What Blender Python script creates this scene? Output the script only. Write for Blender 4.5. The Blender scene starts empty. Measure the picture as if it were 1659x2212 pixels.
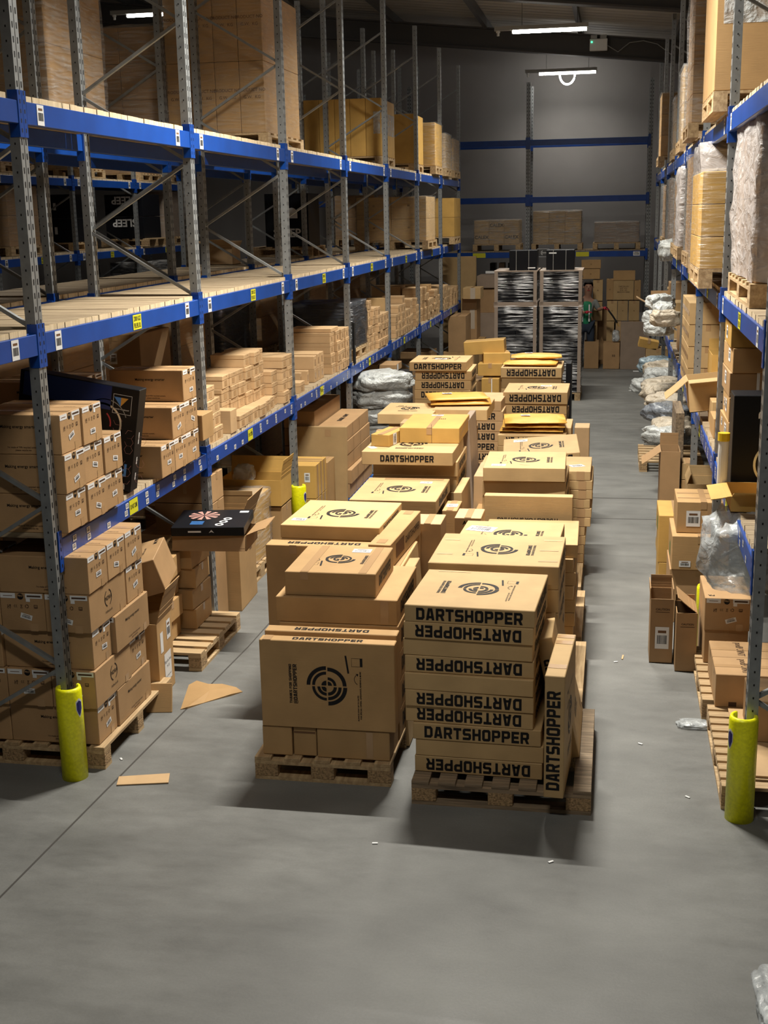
import bpy, bmesh, math, random
from mathutils import Vector, Matrix, Euler, noise
random.seed(7)
S = bpy.context.scene
col = S.collection
# ---------------------------------------------------------------- camera
CF, CYAW, CPIT, CROL, CH = 2674.84, .1855, .2358, -.0196, 3.2958
cy_, sy_, cp_, sp_ = math.cos(CYAW), math.sin(CYAW), math.cos(CPIT), math.sin(CPIT)
FW = Vector((-sy_*cp_, cy_*cp_, -sp_)); RT = Vector((cy_, sy_, 0)); UP = RT.cross(FW)
cr_, sr_ = math.cos(CROL), math.sin(CROL)
RX = RT*cr_ + UP*sr_; UX = UP*cr_ - RT*sr_
camd = bpy.data.cameras.new('camera'); cam = bpy.data.objects.new('camera', camd); col.objects.link(cam)
camd.sensor_fit = 'VERTICAL'; camd.sensor_height = 36; camd.lens = 36*CF/2212
camd.clip_start = .05; camd.clip_end = 200
M = Matrix((RX, UX, -FW)).transposed().to_4x4(); M.translation = Vector((0, 0, CH)); cam.matrix_world = M
S.camera = cam
S.view_settings.view_transform = 'Standard'; S.view_settings.look = 'None'
S.view_settings.exposure = 0.0; S.view_settings.gamma = 1
LAMP_W = 300          # watts of one ceiling batten
LAMP_COL = (1.0, .96, .86)
world = bpy.data.worlds.new('world'); S.world = world; world.use_nodes = True
world.node_tree.nodes['Background'].inputs[0].default_value = (.55, .6, .7, 1)
world.node_tree.nodes['Background'].inputs[1].default_value = .015

def P(u, v, x=None, y=None, z=None):
    """the point of the place on a known plane that the photo shows at u, v"""
    d = FW + RX*((u-829.5)/CF) - UX*((v-1106)/CF)
    t = x/d.x if x is not None else y/d.y if y is not None else (z-CH)/d.z
    return Vector((d.x*t, d.y*t, CH+d.z*t))

# ---------------------------------------------------------------- materials
MATS = {}
def new_mat(name):
    m = bpy.data.materials.new(name); m.use_nodes = True; MATS[name] = m
    return m, m.node_tree.nodes, m.node_tree.links, m.node_tree.nodes['Principled BSDF']
def simple(name, c, rough=.6, metal=0, spec=None, bump=0, scale=30, var=.0):
    m, N, L, B = new_mat(name)
    B.inputs['Base Color'].default_value = (*c, 1); B.inputs['Roughness'].default_value = rough
    B.inputs['Metallic'].default_value = metal
    if spec is not None: B.inputs['Specular IOR Level'].default_value = spec
    if var or bump:
        tc = N.new('ShaderNodeTexCoord'); n = N.new('ShaderNodeTexNoise'); n.inputs['Scale'].default_value = scale
        n.inputs['Detail'].default_value = 4; L.new(tc.outputs['Object'], n.inputs['Vector'])
        if var:
            r = N.new('ShaderNodeValToRGB'); r.color_ramp.elements[0].position = .3; r.color_ramp.elements[1].position = .7
            r.color_ramp.elements[0].color = (*[q*(1-var) for q in c], 1); r.color_ramp.elements[1].color = (*[min(1, q*(1+var)) for q in c], 1)
            L.new(n.outputs[0], r.inputs[0]); L.new(r.outputs[0], B.inputs['Base Color'])
        if bump:
            b = N.new('ShaderNodeBump'); b.inputs['Strength'].default_value = bump; b.inputs['Distance'].default_value = .01
            L.new(n.outputs[0], b.inputs['Height']); L.new(b.outputs[0], B.inputs['Normal'])
    return m
def cardboard(name, c, rough=.62):
    m, N, L, B = new_mat(name)
    tc = N.new('ShaderNodeTexCoord'); oi = N.new('ShaderNodeObjectInfo')
    n = N.new('ShaderNodeTexNoise'); n.inputs['Scale'].default_value = 5; n.inputs['Detail'].default_value = 6
    L.new(tc.outputs['Object'], n.inputs['Vector'])
    mp = N.new('ShaderNodeMapping'); mp.inputs['Scale'].default_value = (1, 1, 30); L.new(tc.outputs['Object'], mp.inputs[0])
    w = N.new('ShaderNodeTexNoise'); w.inputs['Scale'].default_value = 8; w.inputs['Detail'].default_value = 3; L.new(mp.outputs[0], w.inputs['Vector'])
    r = N.new('ShaderNodeValToRGB'); e = r.color_ramp.elements
    e[0].position = .3; e[1].position = .75
    e[0].color = (*[q*.88 for q in c], 1); e[1].color = (*[q*1.08 for q in c], 1)
    L.new(n.outputs[0], r.inputs[0])
    hs = N.new('ShaderNodeHueSaturation'); mr = N.new('ShaderNodeMapRange'); mr.inputs[3].default_value = .88; mr.inputs[4].default_value = 1.12
    L.new(oi.outputs['Random'], mr.inputs[0]); L.new(mr.outputs[0], hs.inputs['Value']); L.new(r.outputs[0], hs.inputs['Color'])
    L.new(hs.outputs[0], B.inputs['Base Color']); B.inputs['Roughness'].default_value = rough
    B.inputs['Specular IOR Level'].default_value = .25
    b = N.new('ShaderNodeBump'); b.inputs['Strength'].default_value = .12; b.inputs['Distance'].default_value = .004
    L.new(w.outputs[0], b.inputs['Height']); L.new(b.outputs[0], B.inputs['Normal'])
    return m
cardboard('card', (.44, .27, .12)); cardboard('card_brown', (.40, .245, .12)); cardboard('card_yellow', (.52, .31, .085))
cardboard('card_pale', (.52, .345, .185)); cardboard('card_tan', (.50, .335, .16)); cardboard('kraft_mailer', (.66, .36, .07), .45)
cardboard('greyboard', (.32, .24, .18)); cardboard('card_lid', (.53, .35, .18))
simple('tape', (.42, .26, .13), .25, spec=.6)
simple('tape_clear', (.5, .42, .33), .15, spec=.8)
simple('yellow_tape', (.75, .5, .02), .25)
simple('ink', (.012, .011, .012), .6, spec=.2); simple('ink_soft', (.075, .045, .03), .7, spec=.1); simple('ink_brown', (.16, .085, .045), .7, spec=.1)
simple('paper', (.72, .72, .72), .6); simple('white_plastic', (.7, .7, .68), .35)
simple('blue_paint', (.006, .055, .29), .3, spec=.5, var=.12, scale=6)
simple('dark_blue_plastic', (.01, .06, .2), .45)
simple('black_carton', (.006, .0065, .009), .4, spec=.22); simple('black_plastic', (.006, .007, .009), .45)
simple('yellow_guard', (.86, .85, .008), .35, bump=.15, scale=60, var=.12)
simple('sign_yellow', (.62, .6, .02), .5); simple('green', (.02, .22, .06), .5); simple('shield_blue', (.02, .02, .16), .4)
simple('rafter_paint', (.045, .04, .036), .6); simple('purlin_zinc', (.11, .11, .11), .5, .3)
simple('corner_paper', (.36, .28, .22), .5); simple('lamp_case', (.3, .3, .28), .5); simple('cable', (.03, .03, .03), .6)
simple('red_glove', (.45, .02, .04), .7); simple('skin', (.32, .17, .11), .6); simple('denim', (.02, .03, .05), .9)
simple('hair', (.02, .015, .01), .8); simple('vest_green', (.01, .20, .09), .7); simple('shirt_grey', (.16, .17, .16), .8)
simple('logo_white', (.75, .75, .75), .4); simple('logo_pink', (.55, .28, .24), .4); simple('glow_blue', (.08, .28, .75), .4)
simple('deep_blue', (.01, .03, .16), .3); simple('chrome', (.6, .65, .7), .25, .8); simple('red_ink', (.5, .05, .06), .5)
simple('orange_ink', (.7, .35, .05), .5)
simple('wood_block', (.34, .22, .11), .9, bump=.8, scale=90, var=.45)

def wood(name, c1, c2, axis=0):
    m, N, L, B = new_mat(name)
    tc = N.new('ShaderNodeTexCoord'); mp = N.new('ShaderNodeMapping')
    sc = [16, 16, 16]; sc[axis] = 1.2; mp.inputs['Scale'].default_value = sc
    L.new(tc.outputs['Object'], mp.inputs[0])
    n = N.new('ShaderNodeTexNoise'); n.inputs['Scale'].default_value = 2.2; n.inputs['Detail'].default_value = 8; n.inputs['Roughness'].default_value = .62
    L.new(mp.outputs[0], n.inputs['Vector'])
    r = N.new('ShaderNodeValToRGB'); e = r.color_ramp.elements; e[0].position = .32; e[1].position = .68
    e[0].color = (*c1, 1); e[1].color = (*c2, 1); L.new(n.outputs[0], r.inputs[0])
    L.new(r.outputs[0], B.inputs['Base Color']); B.inputs['Roughness'].default_value = .75
    b = N.new('ShaderNodeBump'); b.inputs['Strength'].default_value = .3; b.inputs['Distance'].default_value = .004
    L.new(n.outputs[0], b.inputs['Height']); L.new(b.outputs[0], B.inputs['Normal'])
wood('deck_wood', (.17, .115, .065), (.44, .345, .22), 0); wood('pallet_x', (.30, .19, .09), (.56, .40, .22), 0)
wood('pallet_y', (.30, .19, .09), (.56, .40, .22), 1); wood('pallet_dirty', (.10, .07, .045), (.36, .26, .16), 1)
wood('blue_pallet', (.01, .06, .25), (.03, .13, .42), 1); wood('deck_end', (.5, .38, .22), (.72, .58, .38), 2)

def galv():
    m, N, L, B = new_mat('galvanised')
    tc = N.new('ShaderNodeTexCoord'); n = N.new('ShaderNodeTexNoise'); n.inputs['Scale'].default_value = 18; n.inputs['Detail'].default_value = 6
    L.new(tc.outputs['Object'], n.inputs['Vector'])
    r = N.new('ShaderNodeValToRGB'); r.color_ramp.elements[0].color = (.20, .21, .215, 1); r.color_ramp.elements[1].color = (.38, .40, .41, 1)
    L.new(n.outputs[0], r.inputs[0]); L.new(r.outputs[0], B.inputs['Base Color'])
    B.inputs['Metallic'].default_value = .55; B.inputs['Roughness'].default_value = .45
galv()

def floor_mat():
    m, N, L, B = new_mat('concrete')
    tc = N.new('ShaderNodeTexCoord')
    def nz(s, d, sc=(1, 1, 1), ro=.55):
        mp = N.new('ShaderNodeMapping'); mp.inputs['Scale'].default_value = sc; L.new(tc.outputs['Object'], mp.inputs[0])
        n = N.new('ShaderNodeTexNoise'); n.inputs['Scale'].default_value = s; n.inputs['Detail'].default_value = d; n.inputs['Roughness'].default_value = ro
        L.new(mp.outputs[0], n.inputs['Vector']); return n
    a = nz(.9, 6, (1, 1.6, 1)); b = nz(5, 8, (.6, 1.3, 1), .68); c = nz(70, 5, (1, 1, 1), .7)
    def ramp(n, p0, p1, v0, v1):
        r = N.new('ShaderNodeMapRange'); r.inputs[1].default_value = p0; r.inputs[2].default_value = p1; r.inputs[3].default_value = v0; r.inputs[4].default_value = v1
        L.new(n.outputs[0], r.inputs[0]); return r
    def mul(x, y):
        q = N.new('ShaderNodeMath'); q.operation = 'MULTIPLY'; L.new(x.outputs[0], q.inputs[0]); L.new(y.outputs[0], q.inputs[1]); return q
    f = mul(mul(ramp(a, .3, .7, .74, 1.2), ramp(b, .3, .7, .86, 1.12)), ramp(c, .3, .7, .93, 1.06))
    hs = N.new('ShaderNodeMix'); hs.data_type = 'RGBA'; hs.blend_type = 'MULTIPLY'; hs.inputs[0].default_value = 1
    hs.inputs[6].default_value = (.158, .158, .15, 1); L.new(f.outputs[0], hs.inputs[7])
    L.new(hs.outputs[2], B.inputs['Base Color'])
    rr = ramp(b, .3, .7, .42, .62); L.new(rr.outputs[0], B.inputs['Roughness'])
    B.inputs['Specular IOR Level'].default_value = .35
    bp = N.new('ShaderNodeBump'); bp.inputs['Strength'].default_value = .08; bp.inputs['Distance'].default_value = .01
    L.new(c.outputs[0], bp.inputs['Height']); L.new(bp.outputs[0], B.inputs['Normal'])
floor_mat()
def wall_mat(name, c, axis, period, strength=.5):
    m, N, L, B = new_mat(name)
    tc = N.new('ShaderNodeTexCoord'); w = N.new('ShaderNodeTexWave'); w.bands_direction = axis
    w.inputs['Scale'].default_value = .314/period; w.inputs['Distortion'].default_value = 0
    L.new(tc.outputs['Object'], w.inputs['Vector'])
    n = N.new('ShaderNodeTexNoise'); n.inputs['Scale'].default_value = .7; n.inputs['Detail'].default_value = 5; L.new(tc.outputs['Object'], n.inputs['Vector'])
    r = N.new('ShaderNodeValToRGB'); r.color_ramp.elements[0].position = .3; r.color_ramp.elements[1].position = .7
    r.color_ramp.elements[0].color = (*[q*.85 for q in c], 1); r.color_ramp.elements[1].color = (*[q*1.05 for q in c], 1)
    L.new(n.outputs[0], r.inputs[0]); L.new(r.outputs[0], B.inputs['Base Color']); B.inputs['Roughness'].default_value = .7
    b = N.new('ShaderNodeBump'); b.inputs['Strength'].default_value = strength; b.inputs['Distance'].default_value = .02
    L.new(w.outputs[0], b.inputs['Height']); L.new(b.outputs[0], B.inputs['Normal'])
wall_mat('wall_sheet', (.30, .285, .28), 'Z', 1.1, .12); wall_mat('roof_sheet', (.42, .39, .34), 'Y', .33, .9)

def wrap_mat(name, tint, base, hi, rough=.22, stretch=(3, 3, 26), lo_=.38, hi_=.72, coarse=False):
    m, N, L, B = new_mat(name)
    out = N['Material Output']
    tc = N.new('ShaderNodeTexCoord'); mp = N.new('ShaderNodeMapping'); mp.inputs['Scale'].default_value = stretch
    mp.inputs['Rotation'].default_value = (.12, .1, 0)
    L.new(tc.outputs['Object'], mp.inputs[0])
    n = N.new('ShaderNodeTexNoise'); n.inputs['Scale'].default_value = 1.6; n.inputs['Detail'].default_value = 6; n.inputs['Distortion'].default_value = .6
    L.new(mp.outputs[0], n.inputs['Vector'])
    r = N.new('ShaderNodeMapRange'); r.inputs[1].default_value = lo_; r.inputs[2].default_value = hi_; r.inputs[3].default_value = base; r.inputs[4].default_value = hi
    L.new(n.outputs[0], r.inputs[0])
    if coarse:  # gathers the painted glare streaks into bright patches with dark gaps
        n2 = N.new('ShaderNodeTexNoise'); n2.inputs['Scale'].default_value = 2.6; n2.inputs['Detail'].default_value = 2; L.new(tc.outputs['Object'], n2.inputs['Vector'])
        r2 = N.new('ShaderNodeMapRange'); r2.inputs[1].default_value = .42; r2.inputs[2].default_value = .6; r2.inputs[3].default_value = .12; r2.inputs[4].default_value = 1
        L.new(n2.outputs[0], r2.inputs[0]); mm = N.new('ShaderNodeMath'); mm.operation = 'MULTIPLY'; L.new(r.outputs[0], mm.inputs[0]); L.new(r2.outputs[0], mm.inputs[1]); r = mm
    B.inputs['Base Color'].default_value = (*tint, 1); B.inputs['Roughness'].default_value = rough; B.inputs['Specular IOR Level'].default_value = 1.0
    b = N.new('ShaderNodeBump'); b.inputs['Strength'].default_value = .9; b.inputs['Distance'].default_value = .03
    L.new(n.outputs[0], b.inputs['Height']); L.new(b.outputs[0], B.inputs['Normal'])
    t = N.new('ShaderNodeBsdfTransparent'); mx = N.new('ShaderNodeMixShader')
    L.new(r.outputs[0], mx.inputs[0]); L.new(t.outputs[0], mx.inputs[1]); L.new(B.outputs[0], mx.inputs[2]); L.new(mx.outputs[0], out.inputs[0])
wrap_mat('film', (.55, .54, .53), .10, .55); wrap_mat('film_milky', (.56, .52, .51), .55, .95, .3, (5, 5, 9))
wrap_mat('film_painted_glare', (.95, .95, .97), .0, 1.0, .08, (1.6, 1.6, 30), .46, .62, True); wrap_mat('film_dark', (.04, .045, .055), .8, 1.0, .2); wrap_mat('film_thin', (.5, .48, .45), .03, .28, .15)  # film of the tall black loads: white streaks are glare painted into it
wrap_mat('bag_clear', (.62, .66, .68), .35, .85, .12, (7, 7, 7))
def bagm(name, c, rough=.3):
    m, N, L, B = new_mat(name)
    tc = N.new('ShaderNodeTexCoord'); n = N.new('ShaderNodeTexNoise'); n.inputs['Scale'].default_value = 7; n.inputs['Detail'].default_value = 5; n.inputs['Distortion'].default_value = 1.2
    L.new(tc.outputs['Object'], n.inputs['Vector'])
    r = N.new('ShaderNodeValToRGB'); r.color_ramp.elements[0].position = .3; r.color_ramp.elements[1].position = .7
    r.color_ramp.elements[0].color = (*[q*.6 for q in c], 1); r.color_ramp.elements[1].color = (*c, 1)
    L.new(n.outputs[0], r.inputs[0]); L.new(r.outputs[0], B.inputs['Base Color']); B.inputs['Roughness'].default_value = rough
    b = N.new('ShaderNodeBump'); b.inputs['Strength'].default_value = 1; b.inputs['Distance'].default_value = .05
    L.new(n.outputs[0], b.inputs['Height']); L.new(b.outputs[0], B.inputs['Normal'])
bagm('bag_white', (.55, .57, .56)); bagm('bag_beige', (.55, .47, .36), .45); bagm('bag_blue', (.32, .42, .48)); bagm('bag_grey', (.2, .22, .25), .2)
def emis(name, c, s):
    m, N, L, B = new_mat(name)
    B.inputs['Base Color'].default_value = (*c, 1); B.inputs['Emission Color'].default_value = (*c, 1); B.inputs['Emission Strength'].default_value = s
emis('tube_glow', (1, .97, .9), 34); emis('green_glow', (.1, 1, .5), 1.6)

# ---------------------------------------------------------------- mesh helpers
class MB:
    def __init__(s): s.v, s.f, s.m = [], [], []
    def quad(s, pts, mi=0):
        n = len(s.v); s.v += [tuple(p) for p in pts]; s.f.append(tuple(range(n, n+len(pts)))); s.m.append(mi)
    def box(s, x0, y0, z0, x1, y1, z1, mi=0, mt=None):
        n = len(s.v); c = [(x0,y0,z0),(x1,y0,z0),(x1,y1,z0),(x0,y1,z0),(x0,y0,z1),(x1,y0,z1),(x1,y1,z1),(x0,y1,z1)]
        if mt is not None: c = [tuple(mt @ Vector(q)) for q in c]
        s.v += c
        for f in ((0,3,2,1),(4,5,6,7),(0,1,5,4),(1,2,6,5),(2,3,7,6),(3,0,4,7)): s.f.append(tuple(n+i for i in f)); s.m.append(mi)
    def bar(s, a, b, w, t=None, mi=0, up=(0, 0, 1)):
        a, b = Vector(a), Vector(b); t = t or w; d = (b-a); ln = d.length; d.normalize()
        u = Vector(up); 
        if abs(d.dot(u)) > .98: u = Vector((0, 1, 0))
        x = d.cross(u).normalized(); y = x.cross(d).normalized()
        mt = Matrix((x, y, d)).transposed().to_4x4(); mt.translation = a
        s.box(-w/2, -t/2, 0, w/2, t/2, ln, mi, mt)
    def tube(s, pts, r, n=8, mi=0):
        rings = []
        for i, p in enumerate(pts):
            p = Vector(p); d = Vector(pts[min(i+1, len(pts)-1)])-Vector(pts[max(i-1, 0)]); d.normalize()
            u = Vector((0, 0, 1)) if abs(d.z) < .95 else Vector((1, 0, 0))
            x = d.cross(u).normalized(); y = x.cross(d)
            k = len(s.v); s.v += [tuple(p+x*r*math.cos(6.2832*j/n)+y*r*math.sin(6.2832*j/n)) for j in range(n)]; rings.append(k)
        for a, b in zip(rings, rings[1:]):
            for j in range(n): s.f.append((a+j, a+(j+1) % n, b+(j+1) % n, b+j)); s.m.append(mi)
        s.f.append(tuple(rings[0]+j for j in reversed(range(n)))); s.m.append(mi)
        s.f.append(tuple(rings[-1]+j for j in range(n))); s.m.append(mi)
    def mesh(s, name, *mats, bev=0):
        me = bpy.data.meshes.new(name); me.from_pydata(s.v, [], s.f)
        for m in mats: me.materials.append(MATS[m])
        for p, i in zip(me.polygons, s.m): p.material_index = i
        if bev:
            bm = bmesh.new(); bm.from_mesh(me); bmesh.ops.bevel(bm, geom=bm.edges[:], offset=bev, segments=1, affect='EDGES'); bm.to_mesh(me); bm.free()
        me.update(); return me
    def build(s, name, *mats, parent=None, loc=None, rot=None, bev=0):
        return put(s.mesh(name, *mats, bev=bev), name, parent, loc, rot)
def put(me, name, parent=None, loc=None, rot=None):
    o = bpy.data.objects.new(name, me); col.objects.link(o)
    if parent: o.parent = parent
    if loc is not None: o.location = loc
    if rot is not None: o.rotation_euler = rot
    return o
def tag(o, label=None, cat=None, group=None, kind=None):
    if label: o['label'] = label
    if cat: o['category'] = cat
    if group: o['group'] = group
    if kind: o['kind'] = kind
    return o
def empty(name, loc=(0, 0, 0), rz=0):
    o = bpy.data.objects.new(name, None); col.objects.link(o); o.location = loc; o.rotation_euler = (0, 0, rz); o.empty_display_size = .1
    return o
ORD = 'lowest second third fourth fifth sixth seventh eighth ninth tenth eleventh twelfth'.split()
NTH = 'first second third fourth fifth sixth seventh eighth ninth tenth eleventh twelfth thirteenth fourteenth fifteenth'.split()

# ---------------------------------------------------------------- lettering
FONTC = {}
def text_mesh(body, h, mat, bold=0, width=None):
    key = ('t', body, h, mat, bold, width)
    if key in FONTC: return FONTC[key]
    c = bpy.data.curves.new('lettering', 'FONT'); c.body = body; c.size = h*1.4; c.align_x = 'CENTER'; c.align_y = 'CENTER'
    c.resolution_u = 2; c.offset = bold*h; c.fill_mode = 'FRONT'
    o = bpy.data.objects.new('tmp', c); col.objects.link(o)
    dg = bpy.context.evaluated_depsgraph_get(); me = bpy.data.meshes.new_from_object(o.evaluated_get(dg))
    bpy.data.objects.remove(o)
    if width:
        xs = [v.co.x for v in me.vertices]; k = width/max(1e-6, max(xs)-min(xs)); cx = (max(xs)+min(xs))/2
        for v in me.vertices: v.co.x = (v.co.x-cx)*k
    me.materials.clear(); me.materials.append(MATS[mat]); me.name = 'lettering'
    FONTC[key] = me; return me
def ring(mb, o, i, x, mi=0):
    n = len(o)
    for k in range(n):
        a, b, c, d = o[k], o[(k+1) % n], i[(k+1) % n], i[k]
        mb.quad([(x+a[0], a[1], 0), (x+b[0], b[1], 0), (x+c[0], c[1], 0), (x+d[0], d[1], 0)], mi)
def block_word(word, length, height, mat):
    key = ('b', word, length, height, mat)
    if key in FONTC: return FONTC[key]
    mb = MB(); x = 0
    def R(a, b, c, d): mb.quad([(x+a, b, 0), (x+c, b, 0), (x+c, d, 0), (x+a, d, 0)])
    def Q(*p): mb.quad([(x+a, b, 0) for a, b in p])
    for ch in word:
        w = .8
        if ch == 'D': ring(mb, [(0,0),(.62,0),(.8,.18),(.8,.82),(.62,1),(0,1)], [(.24,.22),(.5,.22),(.55,.28),(.55,.72),(.5,.78),(.24,.78)], x)
        elif ch == 'O': ring(mb, [(.14,0),(.66,0),(.8,.14),(.8,.86),(.66,1),(.14,1),(0,.86),(0,.14)], [(.28,.22),(.52,.22),(.55,.25),(.55,.75),(.52,.78),(.28,.78),(.25,.75),(.25,.25)], x)
        elif ch == 'A': Q((0,0),(.25,0),(.45,1),(.2,1)); Q((.57,0),(.82,0),(.62,1),(.37,1)); R(.2,.16,.62,.36); w = .82
        elif ch in 'PR':
            R(0,0,.24,1); ring(mb, [(.2,.34),(.64,.34),(.8,.48),(.8,.86),(.66,1),(.2,1)], [(.24,.54),(.5,.54),(.55,.58),(.55,.76),(.52,.79),(.24,.79)], x)
            if ch == 'R': Q((.36,.4),(.62,.4),(.82,0),(.55,0))
        elif ch == 'T': R(0,.78,.76,1); R(.26,0,.5,.8); w = .76
        elif ch == 'S':
            Q((0,0),(.66,0),(.8,.14),(.8,.22),(0,.22)); R(.56,.2,.8,.5); Q((.0,.5),(.14,.38),(.8,.38),(.8,.48),(.66,.6),(0,.6)); R(0,.5,.24,.8); Q((0,.78),(.78,.78),(.78,1),(.14,1),(0,.86))
        elif ch == 'H': R(0,0,.24,1); R(.56,0,.8,1); R(.2,.39,.6,.61)
        elif ch == 'E': R(0,0,.24,1); R(.2,0,.72,.22); R(.2,.39,.66,.6); R(.2,.78,.72,1); w = .72
        elif ch == 'N': R(0,0,.24,1); R(.56,0,.8,1); Q((.24,1),(.1,1),(.56,0),(.7,0))
        elif ch == 'K': R(0,0,.24,1); Q((.2,.5),(.3,.35),(.8,1),(.52,1)); Q((.25,.62),(.2,.45),(.55,0),(.82,0))
        elif ch == 'F': R(0,0,.24,1); R(.2,.39,.66,.6); R(.2,.78,.72,1); w = .72
        elif ch == 'I': R(0,0,.24,1); w = .24
        elif ch == 'G': ring(mb, [(.14,0),(.66,0),(.8,.14),(.8,.86),(.66,1),(.14,1),(0,.86),(0,.14)], [(.28,.22),(.52,.22),(.55,.25),(.55,.75),(.52,.78),(.28,.78),(.25,.75),(.25,.25)], x)
        elif ch == '@': ring(mb, [(.14,-.1),(.8,-.1),(.9,0),(.9,.86),(.76,1),(.14,1),(0,.86),(0,.0)], [(.2,.02),(.72,.02),(.76,.06),(.76,.8),(.72,.86),(.2,.86),(.13,.8),(.13,.1)], x); ring(mb, [(.25,.2),(.65,.2),(.65,.7),(.25,.7)], [(.38,.32),(.52,.32),(.52,.56),(.38,.56)], x); w = .9
        elif ch == 'L': R(0,0,.24,1); R(.2,0,.7,.22); w = .7
        elif ch == ' ': w = .35
        x += w+.13
    x -= .13
    mb.v = [((a/x-.5)*length, (b-.5)*height, 0) for a, b, c in mb.v]
    FONTC[key] = me = mb.mesh('lettering', mat); return me
def arc(mb, cx, cy, r0, r1, a0, a1, n=10, mi=0):
    for k in range(n):
        p, q = math.radians(a0+(a1-a0)*k/n), math.radians(a0+(a1-a0)*(k+1)/n)
        mb.quad([(cx+r0*math.cos(p), cy+r0*math.sin(p), 0), (cx+r1*math.cos(p), cy+r1*math.sin(p), 0),
                 (cx+r1*math.cos(q), cy+r1*math.sin(q), 0), (cx+r0*math.cos(q), cy+r0*math.sin(q), 0)], mi)
def kind_mesh(kind):
    """flat print / sticker meshes lying in their own XY plane, metres"""
    if kind in FONTC: return FONTC[kind]
    mb = MB()
    if kind[0] == 'target':
        s = kind[1]; g = .035
        for (qx, qy, a0, rr) in ((-1, 1, 90, [(1, .81), (.72, .57), (.25, .02)]), (1, 1, 0, [(.94, .75), (.43, .29), (.21, .02)]),
                                 (-1, -1, 180, [(.72, .58), (.46, .31), (.25, .06)]), (1, -1, 270, [(.97, .77), (.69, .53), (.45, .29)])):
            for ro, ri in rr: arc(mb, qx*g*s, qy*g*s, ri*s, ro*s, a0, a0+90)
        me = mb.mesh('target_print', kind[2])
    elif kind[0] == 'swoosh':      # small curved arrow
        arc(mb, 0, 0, .034, .037, 110, 240, 10); mb.quad([(-.012, .034, 0), (-.030, .036, 0), (-.014, .028, 0)]); mb.quad([(-.012, .034, 0), (-.014, .018, 0), (-.020, .026, 0)])
        me = mb.mesh('arrow_print', 'ink')
    elif kind[0] == 'circle':
        s = kind[1]; arc(mb, 0, 0, s*.88, s, 115, 250, 14); arc(mb, 0, 0, s*.88, s, -65, 70, 14); me = mb.mesh('ring_print', 'ink')
    elif kind[0] == 'rect':
        _, w, h, m = kind; mb.quad([(-w/2, -h/2, 0), (w/2, -h/2, 0), (w/2, h/2, 0), (-w/2, h/2, 0)]); me = mb.mesh('flat_print', m)
    elif kind[0] == 'frame':
        _, w, h, t, m = kind; ring(mb, [(-w/2, -h/2), (w/2, -h/2), (w/2, h/2), (-w/2, h/2)], [(-w/2+t, -h/2+t), (w/2-t, -h/2+t), (w/2-t, h/2-t), (-w/2+t, h/2-t)], 0); me = mb.mesh('frame_print', m)
    elif kind[0] == 'label':       # white sticker with barcode and lines
        _, w, h = kind[:3]; rnd = random.Random(int(w*1e4)+int(h*1e3))
        mb.quad([(-w/2, -h/2, 0), (w/2, -h/2, 0), (w/2, h/2, 0), (-w/2, h/2, 0)], 0)
        x = -w*.36
        while x < w*.36:
            t = w*rnd.choice([.012, .02, .03]); mb.quad([(x, -h*.28, .0006), (x+t, -h*.28, .0006), (x+t, h*.12, .0006), (x, h*.12, .0006)], 1); x += t+w*rnd.choice([.012, .02, .028])
        mb.quad([(-w*.3, h*.22, .0006), (w*.3, h*.22, .0006), (w*.3, h*.34, .0006), (-w*.3, h*.34, .0006)], 2)
        me = mb.mesh('sticker', 'paper', 'ink', 'ink_brown')
    elif kind[0] == 'stripbar':    # wide white strip with a dark block, and small tab below
        mb.quad([(-.055, -.015, 0), (.055, -.015, 0), (.055, .015, 0), (-.055, .015, 0)], 0)
        mb.quad([(-.045, -.006, .0006), (.045, -.006, .0006), (.045, .005, .0006), (-.045, .005, .0006)], 1)
        mb.quad([(-.052, -.036, 0), (-.026, -.036, 0), (-.026, -.0152, 0), (-.052, -.0152, 0)], 0)
        me = mb.mesh('sticker', 'paper', 'ink_soft')
    elif kind[0] == 'whitestrip':
        mb.quad([(-.048, -.016, 0), (.048, -.016, 0), (.048, .016, 0), (-.048, .016, 0)], 0)
        mb.quad([(-.03, -.003, .0006), (.03, -.003, .0006), (.03, .001, .0006), (-.03, .001, .0006)], 1)
        me = mb.mesh('sticker', 'paper', 'ink_brown')
    elif kind[0] == 'symbols':     # row of handling marks
        arc(mb, .03, 0, .008, .012, 0, 110, 5); arc(mb, .03, 0, .008, .012, 125, 235, 5); arc(mb, .03, 0, .008, .012, 250, 350, 5)
        for cx in (-.045, -.033): arc(mb, cx, 0, .006, .0085, 90, 270, 6)
        for a, b in (((-.012, .008), (.0, -.009)), ((.0, .008), (-.012, -.009)), ((-.012, .008), (.002, .008)), ((-.013, -.012), (.001, -.012))): mb.bar((a[0], a[1], 0), (b[0], b[1], 0), .002, .0002)
        for a, b in (((-.095, .004), (-.095, -.008)), ((-.085, .004), (-.085, -.008)), ((-.095, -.008), (-.085, -.008)), ((-.08, .004), (-.08, -.008)), ((-.08, -.002), (-.073, .004)), ((-.08, -.002), (-.073, -.008))): mb.bar((a[0], a[1]+.005, 0), (b[0], b[1]+.005, 0), .0028, .0002)
        for cx in (-.092, -.078): arc(mb, cx, -.011, .003, .006, 60, 300, 5)
        ring(mb, [(.075, -.01), (.1, -.01), (.1, .01), (.075, .01)], [(.078, -.007), (.097, -.007), (.097, .007), (.078, .007)], 0)
        for k in range(3): mb.quad([(.08+k*.006, -.013, 0), (.083+k*.006, -.013, 0), (.083+k*.006, .002, 0), (.08+k*.006, .002, 0)])
        me = mb.mesh('symbol_print', 'ink_soft')
    elif kind[0] == 'disc':
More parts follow.
